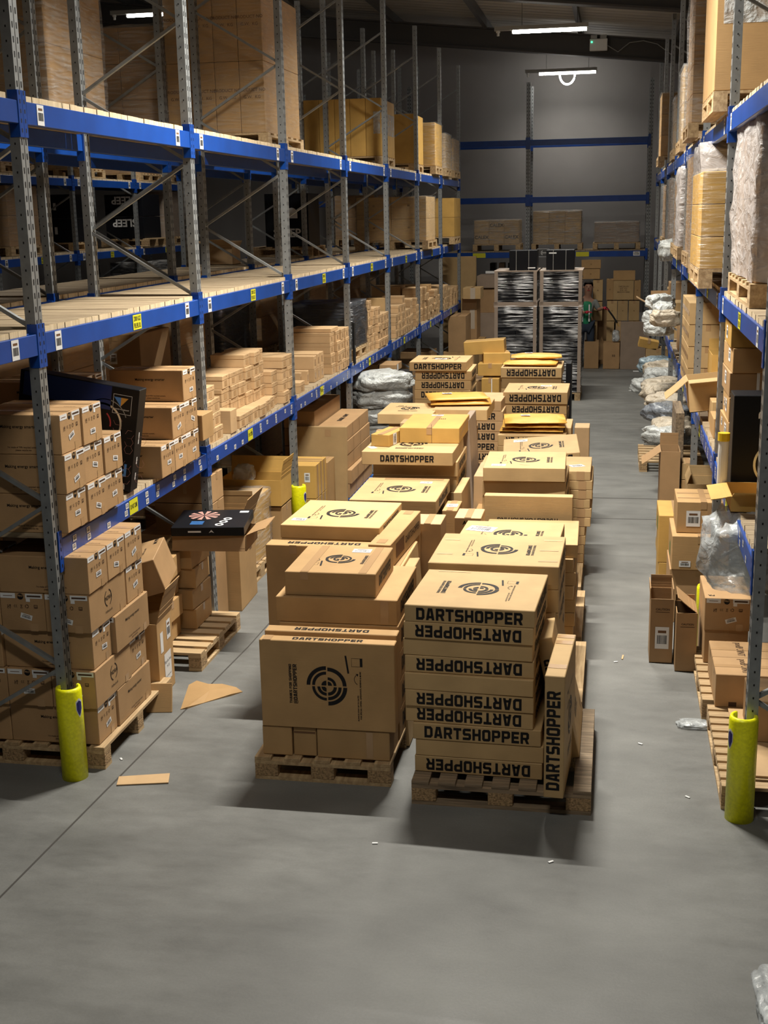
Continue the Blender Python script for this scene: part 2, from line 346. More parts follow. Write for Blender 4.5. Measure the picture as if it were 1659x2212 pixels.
        _, r, m = kind; mb.quad([(r*math.cos(a*.3927), r*math.sin(a*.3927), 0) for a in range(16)]); me = mb.mesh('disc_print', m)
    elif kind[0] == 'dart':        # dartboard-like sunburst
        r = kind[1]
        for k in range(20): arc(mb, 0, 0, r*.1, r, k*18, k*18+18, 2, k % 2)
        me = mb.mesh('board_print', 'logo_pink', 'ink')
    elif kind[0] == 'hexes':
        rnd = random.Random(3); s = .06
        for i in range(4):
            for j in range(8):
                if rnd.random() < .45: continue
                cx, cy = i*s*1.5-.09, j*s*.87-.25+(i % 2)*s*.43
                for k in range(6):
                    if rnd.random() < .3: continue
                    a, b = k*1.0472, (k+1)*1.0472
                    mb.bar((cx+s/2*math.cos(a), cy+s/2*math.sin(a), 0), (cx+s/2*math.cos(b), cy+s/2*math.sin(b), 0), .0014, .0002)
        me = mb.mesh('hexagon_print', 'logo_pink')
    FONTC[kind] = me; return me

# ---------------------------------------------------------------- cartons
def face_m(face, w, d, h):
    if face == 'F': o, x, y = (0, -d/2, h/2), (1, 0, 0), (0, 0, 1)
    elif face == 'R': o, x, y = (w/2, 0, h/2), (0, 1, 0), (0, 0, 1)
    elif face == 'L': o, x, y = (-w/2, 0, h/2), (0, -1, 0), (0, 0, 1)
    elif face == 'B': o, x, y = (0, d/2, h/2), (-1, 0, 0), (0, 0, 1)
    else: o, x, y = (0, 0, h), (1, 0, 0), (0, 1, 0)
    x, y = Vector(x), Vector(y); n = x.cross(y); m = Matrix((x, y, n)).transposed().to_4x4(); m.translation = Vector(o)+n*.0015
    return m
def decal(o, dims, face, me, u=0, v=0, rot=0, name='print', lift=0):
    q = put(me, name, o)
    q.matrix_local = face_m(face, *dims) @ Matrix.Translation((u, v, lift)) @ Matrix.Rotation(math.radians(rot), 4, 'Z')
    return q
BOXC = {}
def box_mesh(w, d, h, mat):
    k = (round(w, 3), round(d, 3), round(h, 3), mat)
    if k not in BOXC:
        mb = MB(); mb.box(-w/2, -d/2, 0, w/2, d/2, h); BOXC[k] = mb.mesh('carton', mat, bev=min(.004, h*.1))
    return BOXC[k]
def carton(label, x0, y0, z0, w, d, h, mat='card', rz=0, rx=0, ry=0, group=None, name='cardboard_carton', cat='carton', tape=True, dec=()):
    """x0, y0, z0 is the near left bottom corner before turning"""
    o = put(box_mesh(w, d, h, mat), name, None, (x0+w/2, y0+d/2, z0), (math.radians(rx), math.radians(ry), math.radians(rz)))
    tag(o, label, cat, group); dm = (w, d, h); o['dm'] = 0; del o['dm']
    if tape:
        ax = w > d
        mb_ = ('rect', round(w*.998 if ax else .05, 3), round(.05 if ax else d*.998, 3), 'tape')
        decal(o, dm, 'T', kind_mesh(mb_), name='packing_tape')
        if min(w, d) > .2 and h > .09:
            for f, u in ((('L', 0), ('R', 0)) if ax else (('F', 0), ('B', 0))): decal(o, dm, f, kind_mesh(('rect', .05, .06, 'tape')), u, h/2-.03, name='packing_tape')
    for q in dec: q(o, dm)
    return o
# decor makers
def word_front(flip=False, face='F', L=.5, H=.062, u=0, v=0, rot=0):
    def f(o, dm): decal(o, dm, face, block_word('DARTSHOPPER', L, H, 'ink'), u, v, (180 if flip else 0)+rot, 'printed_lettering')
    return f
def panel_print(face='T', rot=0, s=1.0, u=0, v=0, mat='ink'):
    """the round mark with the thanks lines on one side and small print on the other"""
    def f(o, dm):
        r = math.radians(rot); c, n = math.cos(r), math.sin(r)
        def D(me, a, b, rr, nm): decal(o, dm, face, me, u+(a*c-b*n)*s, v+(a*n+b*c)*s, rr+rot, nm)
        D(kind_mesh(('target', round(.12*s, 3), mat)), 0, 0, 0, 'printed_logo')
        D(block_word('THANKS FOR SHOPPING', .245*s, .016*s, mat), -.222, .005, 90, 'printed_lettering')
        D(block_word('@DARTSHOPPER', .245*s, .024*s, mat), -.194, .005, 90, 'printed_lettering')
        D(kind_mesh(('swoosh',)), .2, .05, 0, 'printed_arrow')
        D(kind_mesh(('frame', .052, .052, .0015, 'ink')), .175, .155, 0, 'printed_frame')
        D(kind_mesh(('rect', .014, .052, 'ink')), .208, .155, 0, 'printed_block')
        D(kind_mesh(('rect', .011, .11, 'ink')), .122, .14, 8, 'printed_bar')
        D(text_mesh('ALWAYS STAY UP TO DATE!', .009*s, 'ink', .03), .186, -.13, 90, 'printed_lettering')
        D(text_mesh('FOR SPECIAL OFFERS, GIVEAWAYS, REVIEWS & MORE', .009*s, 'ink', .03), .201, -.05, 90, 'printed_lettering')
    return f
def sticker(face, u, v, w=.09, h=.06, rot=0):
    def f(o, dm): decal(o, dm, face, kind_mesh(('label', w, h)), u, v, rot, 'shipping_label', .0006)
    return f
def txt(face, body, h, u, v, rot=0, mat='ink_soft', bold=.02, width=None):
    def f(o, dm): decal(o, dm, face, text_mesh(body, h, mat, bold, width), u, v, rot, 'printed_lettering', .0003)
    return f
def patch(face, w, h, u, v, mat='tape', rot=0, name='packing_tape'):
    def f(o, dm): decal(o, dm, face, kind_mesh(('rect', w, h, mat)), u, v, rot, name, .0002)
    return f
# ================================================================ the shell of the building
def struct(name, mb, *mats): o = mb.build(name, *mats); o['kind'] = 'structure'; return o
roof_z = lambda x: 7.19-.105*(x+4.31)
XL, XR, YB, YF = -13.0, 2.6, 29.7, -3.0
mb = MB(); mb.box(XL, YF, -.15, XR, YB, 0); struct('floor', mb, 'concrete')
mb = MB(); mb.box(XL, YB, 0, XR, YB+.15, 8.4); struct('wall_back', mb, 'wall_sheet')
mb = MB(); mb.box(XR, YF, 0, XR+.15, YB, 8.4); struct('wall_right', mb, 'wall_sheet')
mb = MB(); mb.box(XL-.15, YF, 0, XL, YB, 8.4); struct('wall_left', mb, 'wall_sheet')
mb = MB(); mb.box(XL, YF-.15, 0, XR, YF, 8.4); struct('wall_front', mb, 'wall_sheet')
mb = MB(); a, b = roof_z(XL-.15), roof_z(XR+.15)
n = 0
for y0, y1 in ((YF-.15, YB+.15),):
    mb.v = [(XL-.15, y0, a), (XR+.15, y0, b), (XR+.15, y1, b), (XL-.15, y1, a), (XL-.15, y0, a+.1), (XR+.15, y0, b+.1), (XR+.15, y1, b+.1), (XL-.15, y1, a+.1)]
    mb.f = [(0,3,2,1),(4,5,6,7),(0,1,5,4),(1,2,6,5),(2,3,7,6),(3,0,4,7)]; mb.m = [0]*6
struct('ceiling', mb, 'roof_sheet')
k = 1
for yy in (26.0, 19.6, 13.2, 6.8):                       # sloping steel rafters
    mb = MB()
    for dz0, dz1, hw in ((-.58, -.55, .11), (-.55, -.2, .02), (-.2, -.17, .11)):
        q = [(XL, yy-hw, roof_z(XL)+dz0), (XR, yy-hw, roof_z(XR)+dz0), (XR, yy+hw, roof_z(XR)+dz0), (XL, yy+hw, roof_z(XL)+dz0)]
        q += [(x, y, z+dz1-dz0) for x, y, z in q]; n = len(mb.v); mb.v += q
        for f in ((0,3,2,1),(4,5,6,7),(0,1,5,4),(1,2,6,5),(2,3,7,6),(3,0,4,7)): mb.f.append(tuple(n+i for i in f)); mb.m.append(0)
    struct('trim_%d' % k, mb, 'rafter_paint'); k += 1
for i in range(8):                                        # purlins under the roof sheets
    x = 1.05-1.85*i; mb = MB(); mb.box(x-.03, YF, roof_z(x)-.185, x+.05, YB, roof_z(x)-.02); struct('trim_%d' % k, mb, 'purlin_zinc'); k += 1
mb = MB()                                                 # floor joints
for x0, y0, x1, y1, w in ((-3.02, 4.0, -2.78, 8.9, .012), (-2.78, 8.9, -2.7, 14, .01), (-4, 14.44, XR, 14.44, .03), (-4, 13.43, XR, 13.43, .022)):
    mb.bar((x0, y0, .0), (x1, y1, .0), w, .0016)
struct('trim_%d' % k, mb, 'rafter_paint')

# ---------------------------------------------------------------- lamps
def lamp(x, y, z, label, W=LAMP_W, group=None, L=1.2):
    e = empty('batten_light', (x, y, z)); tag(e, label, 'light', group)
    mb = MB(); mb.box(-L/2-.3, -.045, .03, L/2+.03, .045, .095); mb.build('lamp_housing', 'lamp_case', parent=e)
    mb = MB(); mb.tube([(-L/2, 0, .0), (L/2, 0, .0)], .026, 10); mb.build('fluorescent_tube', 'tube_glow', parent=e)
    mb = MB(); mb.box(-L/2-.02, -.02, -.02, -L/2, .02, .03); mb.box(L/2, -.02, -.02, L/2+.02, .02, .03); mb.build('tube_holder', 'lamp_case', parent=e)
    mb = MB(); bm_p = [(-L/2-.24, 0, .03), (-L/2-.24, 0, .0)]; mb.tube(bm_p, .035, 10); mb.tube([(-L/2-.24, 0, .0), (-L/2-.24, 0, -.05)], .022, 10); mb.build('motion_sensor', 'white_plastic', parent=e)
    for sx in (-.45, .45):
        mb = MB(); mb.tube([(sx, 0, .09), (sx, 0, roof_z(x+sx)-z-.02)], .004, 5); mb.build('hanger_wire', 'cable', parent=e)
    ld = bpy.data.lights.new('lamp_light', 'AREA'); ld.shape = 'RECTANGLE'; ld.size = L; ld.size_y = .06; ld.energy = W; ld.color = LAMP_COL; ld.spread = math.radians(142)
    lo = bpy.data.objects.new('lamp_light', ld); col.objects.link(lo); lo.parent = e; lo.location = (0, 0, -.035)
    return e
l2 = lamp(-1.12, 28.3, 6.17, 'batten light nearest the back wall with a glowing loop hanging under it', LAMP_W*.1)
mb = MB(); mb.tube([(.0+.16*math.cos(math.radians(a)), 0, -.03+.2*math.sin(math.radians(a))) for a in range(180, 361, 12)], .018, 8); mb.build('hanging_light_loop', 'tube_glow', parent=l2)
lamp(-1.16, 21.7, 6.17, 'batten light hanging over the aisle in front of the dark rafter', LAMP_W*.62)
for yy, nm in ((15.2, 'batten light over the middle of the aisle'), (9.1, 'batten light over the near end of the aisle, above the pallets'), (2.6, 'batten light over the open floor nearest the viewer')):
    lamp(-1.16, yy, 6.17, nm, LAMP_W*{15.2: .95, 9.1: 1.5, 2.6: .28}[yy])
lamp(-7.9, 21.9, 6.75, 'batten light over the far left aisle, seen above the wrapped loads', LAMP_W*.3)
lamp(-7.2, 12.0, 6.6, 'batten light over the far left aisle, hidden by the rack', LAMP_W*.25)
# emergency light box on the rafter and its cable
e = empty('emergency_light', (-.45, 25.78, 6.2)); tag(e, 'white emergency light box with green lamp fixed to the dark rafter', 'light')
p = P(1293, 97, y=25.8); e.location = p
mb = MB(); mb.box(-.17, -.06, -.11, .17, .06, .11); mb.build('housing', 'white_plastic', parent=e, bev=.01)
mb = MB(); mb.tube([(-.13, -.061, .05), (-.13, -.075, .05)], .018, 10); mb.build('indicator_lamp', 'green_glow', parent=e)
mb = MB(); mb.box(-.15, -.04, .11, -.03, .05, .18); mb.box(.03, -.04, .11, .15, .05, .18); mb.build('bracket', 'lamp_case', parent=e)
mb = MB(); pts = [P(u, v, y=25.82) for u, v in ((1312, 98), (1335, 112), (1360, 92), (1390, 88), (1420, 95), (1450, 118))]; mb.tube(pts, .008, 5)
tag(mb.build('cable', 'lamp_case'), 'loose pale cable looping along the rafter from the emergency light', 'cable')

# ================================================================ racking
UP_H = 6.18
def upright_mesh(H=UP_H, key={}):
    if H in key: return key[H]
    mb = MB(); mb.box(-.06, -.045, .0, 0, .045, H, 0)
    z = .1
    while z < H-.05:
        for s in (1, -1):
            for yy in (-.024, .024):
                x = .0012 if s > 0 else -.0612; mb.quad([(x, yy-.0055, z), (x, yy+.0055, z), (x, yy+.0055, z+.032), (x, yy-.0055, z+.032)][::s], 1)
            mb.quad([(-.034, s*.0462, z), (-.026, s*.0462, z), (-.026, s*.0462, z+.012), (-.034, s*.0462, z+.012)][::-s], 1)
        z += .075
    for x in (.0008, -.0608): mb.quad([(x, -.003, 0), (x, .003, 0), (x, .003, H), (x, -.003, H)][::1 if x > 0 else -1], 1)
    mb.box(-.085, -.07, 0, .02, .07, .008, 0)
    key[H] = mb.mesh('upright', 'galvanised', 'ink'); return key[H]
BM = {}
def beam_mesh(L):
    if L in BM: return BM[L]
    mb = MB(); mb.box(-.045, .045, -.12, 0, L-.045, -.0, 0); mb.box(-.045, .06, -.0, -.028, L-.06, .006, 0)
    me = mb.mesh('beam', 'blue_paint', bev=.003)
    mc = MB()
    for y0, y1 in ((.0, .048), (L-.048, L)):
        mc.box(-.004, y0+.003, -.19, .004, y1, .055, 0)
    for ys in (.0455, L-.0455-.004): mc.box(-.055, ys, -.19, .004, ys+.004, .055, 0)
    for yy in (.024, L-.024):
        for z in (-.165, -.115, -.065, -.015, .03): mc.quad([(.0048, yy-.005, z), (.0048, yy+.005, z), (.0048, yy+.005, z+.022), (.0048, yy-.005, z+.022)], 1)
    h = []
    for lo in (True, False):
        m2 = MB()
        for f, i in zip(mc.f, mc.m):
            ys2 = [mc.v[k][1] for k in f]
            if (sum(ys2)/len(ys2) < L/2) == lo: m2.quad([mc.v[k] for k in f], i)
        h.append(m2.mesh('beam_connector', 'blue_paint', 'ink'))
    BM[L] = (me, h); return BM[L]
def rack(label, X, s, ys, depth, levels, H=UP_H, brace=True, rear_beams=True, pitch=2.8, stickers=0, rot=0, origin=None, first_open=False):
    """s=+1: the face looks to +x and the rack lies behind it towards -x"""
    e = empty('pallet_rack', origin or (X, ys[0], 0), rot or (0 if s > 0 else math.pi)); tag(e, label, 'pallet rack')
    inv = s
    um = upright_mesh(H); me, mc = beam_mesh(pitch)
    y_ = [(y-ys[0])*inv for y in ys]
    bmesh1 = None
    for y in y_:
        put(um, 'upright', e, (0, y, 0)); put(um, 'upright', e, (-depth+.06, y, 0))
        if brace:
            z = .18; fr = False
            while z+.505 < H:
                a = (-.03, y, z) if fr else (-depth+.09-.06, y, z); b = (-depth+.03, y, z+.505) if fr else (-.03, y, z+.505)
                key = ('br', fr, depth)
                if key not in FONTC:
                    m_ = MB(); m_.bar((0, 0, 0), (b[0]-a[0], 0, .505), .022, .03, up=(0, 1, 0)); FONTC[key] = m_.mesh('brace', 'galvanised')
                put(FONTC[key], 'brace', e, a); fr = not fr; z += .505
    for i in range(len(ys)-1):
        y0 = min(y_[i], y_[i+1])
        for li, zt in enumerate(levels):
            if first_open and i == 0 and zt < 2: continue
            b = put(me, 'beam', e, (.004, y0, zt)); [put(q, 'beam_connector', b) for q in mc]
            if rear_beams:
                r = put(me, 'beam', e, (-depth-.004, y0+pitch, zt), (0, 0, math.pi)); [put(q, 'beam_connector', r) for q in mc]
            if stickers:
                rn = random.Random(i*7+li)
                fm = lambda yy, zz: Matrix.Translation((.0022, yy, zz)) @ Matrix(((0, 0, 1, 0), (1, 0, 0, 0), (0, 1, 0, 0), (0, 0, 0, 1)))
                big = [(.22, -.06), (pitch-.32, -.06)] if zt > 2 else []
                for yy, zz in big:
                    q = put(kind_mesh(('label', .085, .11)), 'location_label', b); q.matrix_local = fm(yy, zz)
                if zt < 2:
                    yy = .22
                    while yy < pitch-.15:
                        for zz in rn.choice([(-.035, -.08), (-.04,), (-.085,), (-.035, -.085)]):
                            q = put(kind_mesh(('label', .05, .038)), 'location_label', b); q.matrix_local = fm(yy+rn.uniform(-.02, .02), zz)
                        yy += rn.uniform(.17, .4)
                if zt < 3:
                    ys_ = pitch*.52 if zt > 2 else pitch*.42
                    q = put(kind_mesh(('rect', .15, .1, 'sign_yellow')), 'load_sign', b); q.matrix_local = fm(ys_, -.06) @ Matrix.Translation((0, 0, .0004))
                    for t, dz in (('2000 KGS', .022), ('PER LEVEL UDL', -.024)) if zt > 2 else (('DO NOT CLIMB', 0),):
                        w = put(text_mesh(t, .032, 'ink', .03, .12), 'lettering', q); w.matrix_local = Matrix.Translation((0, dz, .0006))
    return e
def deck(label, X, s, y0, L, depth, zt, group):
    """loose timber boards laid across the beams of one bay"""
    rn = random.Random(int(y0*10+zt*100)); mb = MB(); n = int((L-.12)/.1); y = .06
    for i in range(n):
        t = rn.uniform(-.001, .002); a = -.012+rn.uniform(-.004, .003); 
        mb.box(-depth+.02, y+.0015, 0, a, y+.0985, .032+t, 0); y += .1
        mb.m[-3] = 1
    o = mb.build('shelf_deck', 'deck_wood', 'deck_end', loc=(X, y0 if s > 0 else y0+L, zt+.001), rot=(0, 0, 0 if s > 0 else math.pi))
    tag(o, label, 'shelf deck', group); return o
LV = (3.93, 2.68, 1.465)
YS = [6.56+2.8*i for i in range(8)]
BAY = ['nearest', 'second', 'third', 'fourth', 'fifth', 'sixth', 'farthest']
LN = {3.93: 'top', 2.68: 'middle', 1.465: 'lower'}
rack('blue beamed galvanised pallet rack along the left side of the aisle', -3.185, 1, [3.76]+YS, .9, LV, stickers=1, first_open=True)
rack('blue beamed pallet rack standing back to back behind the left aisle rack', -4.385, 1, [3.76]+YS, .9, LV, brace=True)
rack('blue beamed galvanised pallet rack along the right side of the aisle', .76, -1, [6.59+2.8*i for i in range(8)][::1], .9, LV, stickers=1)
for i in range(-1, 7):
    nm = BAY[i] if i >= 0 else 'partly cropped'
    for zt in LV:
        if i < 0 and zt < 2: continue
        deck(f'timber board deck on the {LN[zt]} level of the left rack, {nm} bay', -3.185, 1, 6.56+2.8*i, 2.8, .9, zt, 'timber decks on the left rack')
        if zt > 2 or i < 1: deck(f'timber board deck on the {LN[zt]} level of the rear left rack, {nm} bay', -4.385, 1, 6.56+2.8*i, 2.8, .9, zt, 'timber decks on the rear left rack')
for i in range(0, 7):
    for zt in LV: deck(f'timber board deck on the {LN[zt]} level of the right rack, {BAY[i]} bay', .76, -1, 6.59+2.8*i, 2.8, .9, zt, 'timber decks on the right rack')
# third row across the far left aisle
rack('distant blue beamed pallet rack across the far left aisle', -8.9, 1, [8.8+2.8*i for i in range(7)], .9, (3.97, 2.75, 1.5), brace=True, stickers=1)
for i in range(0, 6):
    for zt in (3.97, 2.75): deck(f'timber deck on the {"upper" if zt > 3 else "lower"} level of the distant far left rack, {BAY[i]} bay', -8.9, 1, 8.8+2.8*i, 2.8, .9, zt, 'timber decks on the distant left rack')
# end rack along the back wall, face looking to the viewer
EY = 27.65
e = empty('pallet_rack', (0, EY, 0)); tag(e, 'dark blue beamed pallet rack along the back wall across the aisle end', 'pallet rack')
um = upright_mesh(5.95)
for x in (-7.02, -4.46, -1.9, .66):
    for dy in (0, .9): put(um, 'upright', e, (x, dy, 0), (0, 0, -math.pi/2))
def end_beam(x0, zt, dy=0):
    mb = MB(); L = 2.56; mb.box(.05, -.045, -.12, L-.05, 0, 0); o = mb.build('beam', 'blue_paint', parent=e, loc=(x0, dy, zt), bev=.003)
    mb = MB(); mb.box(0, -.05, -.19, .05, -.042, .05); mb.build('beam_connector', 'blue_paint', parent=o); mb = MB(); mb.box(L-.05, -.05, -.19, L, -.042, .05); mb.build('beam_connector', 'blue_paint', parent=o); return o
for x in (-7.02, -4.46, -1.9):
    for zt in (4.78, 3.6, 2.44):
        end_beam(x, zt); b = end_beam(x, zt, .9)
for u in (1035, 1258, 1375):
    p = P(u, 545, y=EY-.06); q = put(kind_mesh(('label', .14, .09) if u > 1300 else ('rect', .28, .1, 'sign_yellow')), 'beam_label', e, (p.x, -.0475, 2.38), (math.pi/2, 0, 0))
for i, x in enumerate((-7.02, -4.46, -1.9)):
    mb = MB(); y = .07
    for j in range(25): mb.box(y, -.02, 0, y+.096, .88, .03); y += .1
    tag(mb.build('shelf_deck', 'deck_wood', loc=(x-.02, EY, 2.441)), 'timber deck on the back wall rack, %s bay' % ('left', 'middle', 'right')[i], 'shelf deck', 'timber decks on the back wall rack')

# yellow plastic guards round the rack feet
def guard(x, y, label, h=.6, r=.078, sh=None):
    e = empty('column_guard', (x, y, 0)); tag(e, label, 'rack guard')
    mb = MB(); n = 24; a0, a1 = -2.6, 2.6
    prof = [(r, 0), (r, h-.02), (r-.006, h), (r-.02, h), (r-.022, h-.02), (r-.022, 0)]
    g = []
    for k in range(n+1):
        t = a0+(a1-a0)*k/n; t += -math.pi/2; g.append(len(mb.v)); mb.v += [(q*math.cos(t), q*math.sin(t), z) for q, z in prof]
    for k in range(n):
        for j in range(6): mb.f.append((g[k]+j, g[k+1]+j, g[k+1]+(j+1) % 6, g[k]+(j+1) % 6)); mb.m.append(0)
    for q in (g[0], g[-1]): mb.f.append(tuple(q+j for j in range(6))); mb.m.append(0)
    o = mb.build('guard_shell', 'yellow_guard', parent=e)
    for p in o.data.polygons: p.use_smooth = True
    if sh is not None:
        mb = MB(); R_ = r+.0015; W = .03
        def pt(u, z): t = sh+u/R_; return (R_*math.cos(t), R_*math.sin(t), z)
        for dz, sc, mi in ((0, 1, 0), (.0, .8, 1)):
            rr = [(-.024, .05), (-.012, .06), (0, .068), (.012, .06), (.024, .05), (.024, 0), (.012, -.035), (0, -.055), (-.012, -.035), (-.024, 0)]
            R_ = r+.0015+.0008*mi
            c = pt(0, h*.78); n0 = len(mb.v); mb.v.append(c)
            for u, z in rr: mb.v.append(pt(u*sc, h*.78+z*sc))
            for j in range(10): mb.f.append((n0, n0+1+(j+1) % 10, n0+1+j)); mb.m.append(mi)
        mb.build('shield_sticker', 'paper', 'shield_blue', parent=e)
guard(-3.165, 6.50, 'tall yellow plastic guard round the nearest left rack foot', .585, sh=-.35)
guard(.745, 6.53, 'tall yellow plastic guard round the nearest right rack foot', .61, sh=-2.7)
guard(-3.165, 12.11, 'yellow plastic guard round the left rack foot beside the taped yellowish cartons', .6, sh=-.3)
guard(.745, 9.33, 'yellow plastic guard behind the round-printed carton on the right', .5)
guard(.745, 17.73, 'yellow plastic guard among the beige bags on the right', .5)
guard(.745, 23.33, 'farthest yellow plastic guard on the right, by the tilted small carton', .5)

# ---------------------------------------------------------------- pallets
PM = {}
def pallet(label, x0, y0, z0, w, d, along='x', mats=('pallet_x', 'wood_block'), nb=5, group=None, parent=None, rz=0, parts=True, bw=.1, name='wooden_pallet'):
    """along = direction in which the top boards run"""
    top, blk = mats
    e = empty(name, (x0+w/2, y0+d/2, z0), math.radians(rz))
    if parent: e.parent = parent
    if label: tag(e, label, 'pallet', group)
    W, D = (w, d) if along == 'x' else (d, w)       # boards run along local X, are spread along local Y
    key = (round(W, 3), round(D, 3), mats, nb, bw)
    if key not in PM:
        t = MB(); b = []
        for i in range(nb):
            y = -D/2+bw/2+(D-bw)*i/(nb-1); t = MB(); t.box(-W/2, -bw/2, .122, W/2, bw/2, .144); b.append((y, t.mesh('top_board', top, bev=.002)))
        st = MB()
        st.box(-.05, -D/2, .1, .05, D/2, .122); sm = st.mesh('stringer_board', top)
        bk = MB(); bk.box(-.05, -.07, .022, .05, .07, .1); bkm = bk.mesh('block', blk, bev=.003)
        ba = MB(); ba.box(-.05, -D/2, 0, .05, D/2, .022); bam = ba.mesh('base_board', top)
        PM[key] = (b, sm, bkm, bam)
    b, sm, bkm, bam = PM[key]
    rz2 = 0 if along == 'x' else math.pi/2
    h = empty('pallet_frame', (0, 0, 0), rz2) if rz2 else None
    R = Matrix.Rotation(rz2, 4, 'Z')
    if h: bpy.data.objects.remove(h)
    def pp(me, nm, x, y): o = put(me, nm, e); o.matrix_local = R @ Matrix.Translation((x, y, 0)); return o
    for y, me in b: pp(me, 'top_board', 0, y)
    for x in (-W/2+.05, 0, W/2-.05):
        pp(sm, 'stringer_board', x, 0); pp(bam, 'base_board', x, 0)
        for y in (-D/2+.07, 0, D/2-.07): pp(bkm, 'block', x, y)
    return e
def mini_pallet(parent, w, d, loc=(0, 0, 0), mat='pallet_y'):
    mb = MB(); h = .14
    for i in range(7): y = -d/2+(d-.1)*i/6; mb.box(-w/2, y, .12, w/2, y+.1, h)
    for x in (-w/2, -.05, w/2-.1):
        mb.box(x, -d/2, 0, x+.1, d/2, .02); mb.box(x, -d/2, .1, x+.1, d/2, .12)
        for y in (-d/2, -.07, d/2-.14): mb.box(x, y, .02, x+.1, y+.14, .1)
    return mb.build('pallet', mat, parent=parent, loc=loc)
def film_shell(w, d, h, parent, mat='film', amp=.012, loc=(0, 0, 0), seed=0, res=9, belly=0, name='stretch_wrap'):
    bm = bmesh.new(); bmesh.ops.create_cube(bm, size=1); bmesh.ops.subdivide_edges(bm, edges=bm.edges[:], cuts=res, use_grid_fill=True)
    for v in bm.verts:
        p = Vector((v.co.x*w, v.co.y*d, (v.co.z+.5)*h))
        nz = noise.noise_vector(Vector((p.x*4+seed, p.y*4, p.z*9)))
        b = 1+belly*math.sin((v.co.z+.5)*math.pi)
        v.co = Vector((p.x*b, p.y*b, p.z))+nz*amp
    kill = [f for f in bm.faces if f.normal.z < -.9]; bmesh.ops.delete(bm, geom=kill, context='FACES')
    me = bpy.data.meshes.new('wrap'); bm.to_mesh(me); bm.free(); me.materials.append(MATS[mat])
    for p in me.polygons: p.use_smooth = True
    return put(me, name, parent, loc)
def load(label, x0, y0, z0, w, d, h, grid=(2, 1, 2), mat='card_tan', film='film', group=None, pal=(None), film_h=None, amp=.012, dec=None, cat='wrapped pallet', name='wrapped_pallet', pallet_on=True, inset=.03, fz=0, belly=0):
    """pallet of cartons bound in stretch film: film, cartons and pallet move as one"""
    e = empty(name, (x0+w/2, y0+d/2, z0)); tag(e, label, cat, group)
    zb = 0
    if pallet_on: mini_pallet(e, w, d); zb = .142
    nx, ny, nz = grid; cw, cd, chh = (w-2*inset)/nx, (d-2*inset)/ny, h/nz
    for i in range(nx):
        for j in range(ny):
            for k in range(nz):
                c = put(box_mesh(cw-.004, cd-.004, chh-.003, mat), 'carton', e, (-w/2+inset+cw*(i+.5), -d/2+inset+cd*(j+.5), zb+chh*k))
                if dec and j == 0: dec(c, (cw-.004, cd-.004, chh-.003), i, k)
    if film: film_shell(w-2*inset+.03, d-2*inset+.03, (film_h or h)+.012, e, film, amp, (0, 0, zb+fz), seed=x0*3+y0, belly=belly)
    return e
# ================================================================ things
def fb(label, u0, v0, u1, v1, Y, d, z0=None, **k):
    """carton whose near face stands in the plane y = Y where the photo shows it"""
    a, b = P(u0, (v0+v1)/2, y=Y), P(u1, (v0+v1)/2, y=Y); zt = P((u0+u1)/2, v0, y=Y).z; zb = z0 if z0 is not None else P((u0+u1)/2, v1, y=Y).z
    return carton(label, a.x, Y, zb, b.x-a.x, d, zt-zb, **k)
rnd = random.Random(11)
# ---- INDRA style cartons: end face, logo face, slogan face
def end_print(face, r=0, st=True):
    def f(o, dm):
        w = dm[1] if face in 'RL' else dm[0]; h = dm[2]; s = w/.288
        decal(o, dm, face, kind_mesh(('whitestrip',)), -.09*s, h/2-.02, 0, 'sticker')
        decal(o, dm, face, kind_mesh(('disc', .02, 'ink')), -.008*s, h/2-.024, 0, 'printed_badge')
        decal(o, dm, face, text_mesh('PRO', .012, 'tape', .03), -.008*s, h/2-.02, 0, 'printed_lettering', .0006)
        decal(o, dm, face, kind_mesh(('stripbar',)), .08*s, h/2-.02, 0, 'sticker')
        decal(o, dm, face, kind_mesh(('symbols',)), 0, h/2-.085, 0, 'printed_symbols')
        if st: decal(o, dm, face, kind_mesh(('label', .075, .033)), .01+.02*math.sin(r*3), -.035+.012*math.cos(r*5), 18*math.sin(r*2.3), 'barcode_label', .0006)
        decal(o, dm, face, kind_mesh(('rect', .05, .05, 'tape')), w/2-.075, -h/2+.025, 0, 'packing_tape')
    return f
def logo_print(face, s=1, rot=0, u=0, v=0):
    def f(o, dm):
        r = math.radians(rot); c, n = math.cos(r), math.sin(r)
        def D(me, a, b, nm): decal(o, dm, face, me, u+a*c-b*n, v+a*n+b*c, rot, nm)
        D(kind_mesh(('circle', round(.055*s, 3))), 0, .02*s, 'printed_ring'); D(text_mesh('INDRA', .026*s, 'ink', .01), 0, .02*s, 'printed_lettering')
        D(text_mesh('indra.co.uk', .017*s, 'ink', .01), 0, -.062*s, 'printed_lettering')
    return f
def slogan(face, u=.03):
    def f(o, dm):
        h = dm[2]
        decal(o, dm, face, text_mesh('Making energy smarter', .018, 'ink', .02), u, h*.2, 0, 'printed_lettering')
        decal(o, dm, face, text_mesh("I'm made of 70% recycled content,", .010, 'ink_soft', .02), u+.02, -h*.32, 0, 'printed_lettering')
        decal(o, dm, face, text_mesh('please recycle me', .010, 'ink_soft', .02), u+.02, -h*.39, 0, 'printed_lettering')
    return f
IL, IW = .575, .288
def ibox_end(label, x1, y0, z0, h=.236, r=0, group=None, long_f=True):    # length runs into the rack, end face to the aisle
    return carton(label, x1-IL, y0, z0, IL, IW-.003, h-.002, 'card_brown', group=group, tape=False, dec=[end_print('R', r)]+([slogan('F')] if long_f else []) + [txt('T', 'indra.co.uk', .012, .2, -.11, 0), patch('T', IL*.99, .05, 0, 0)])
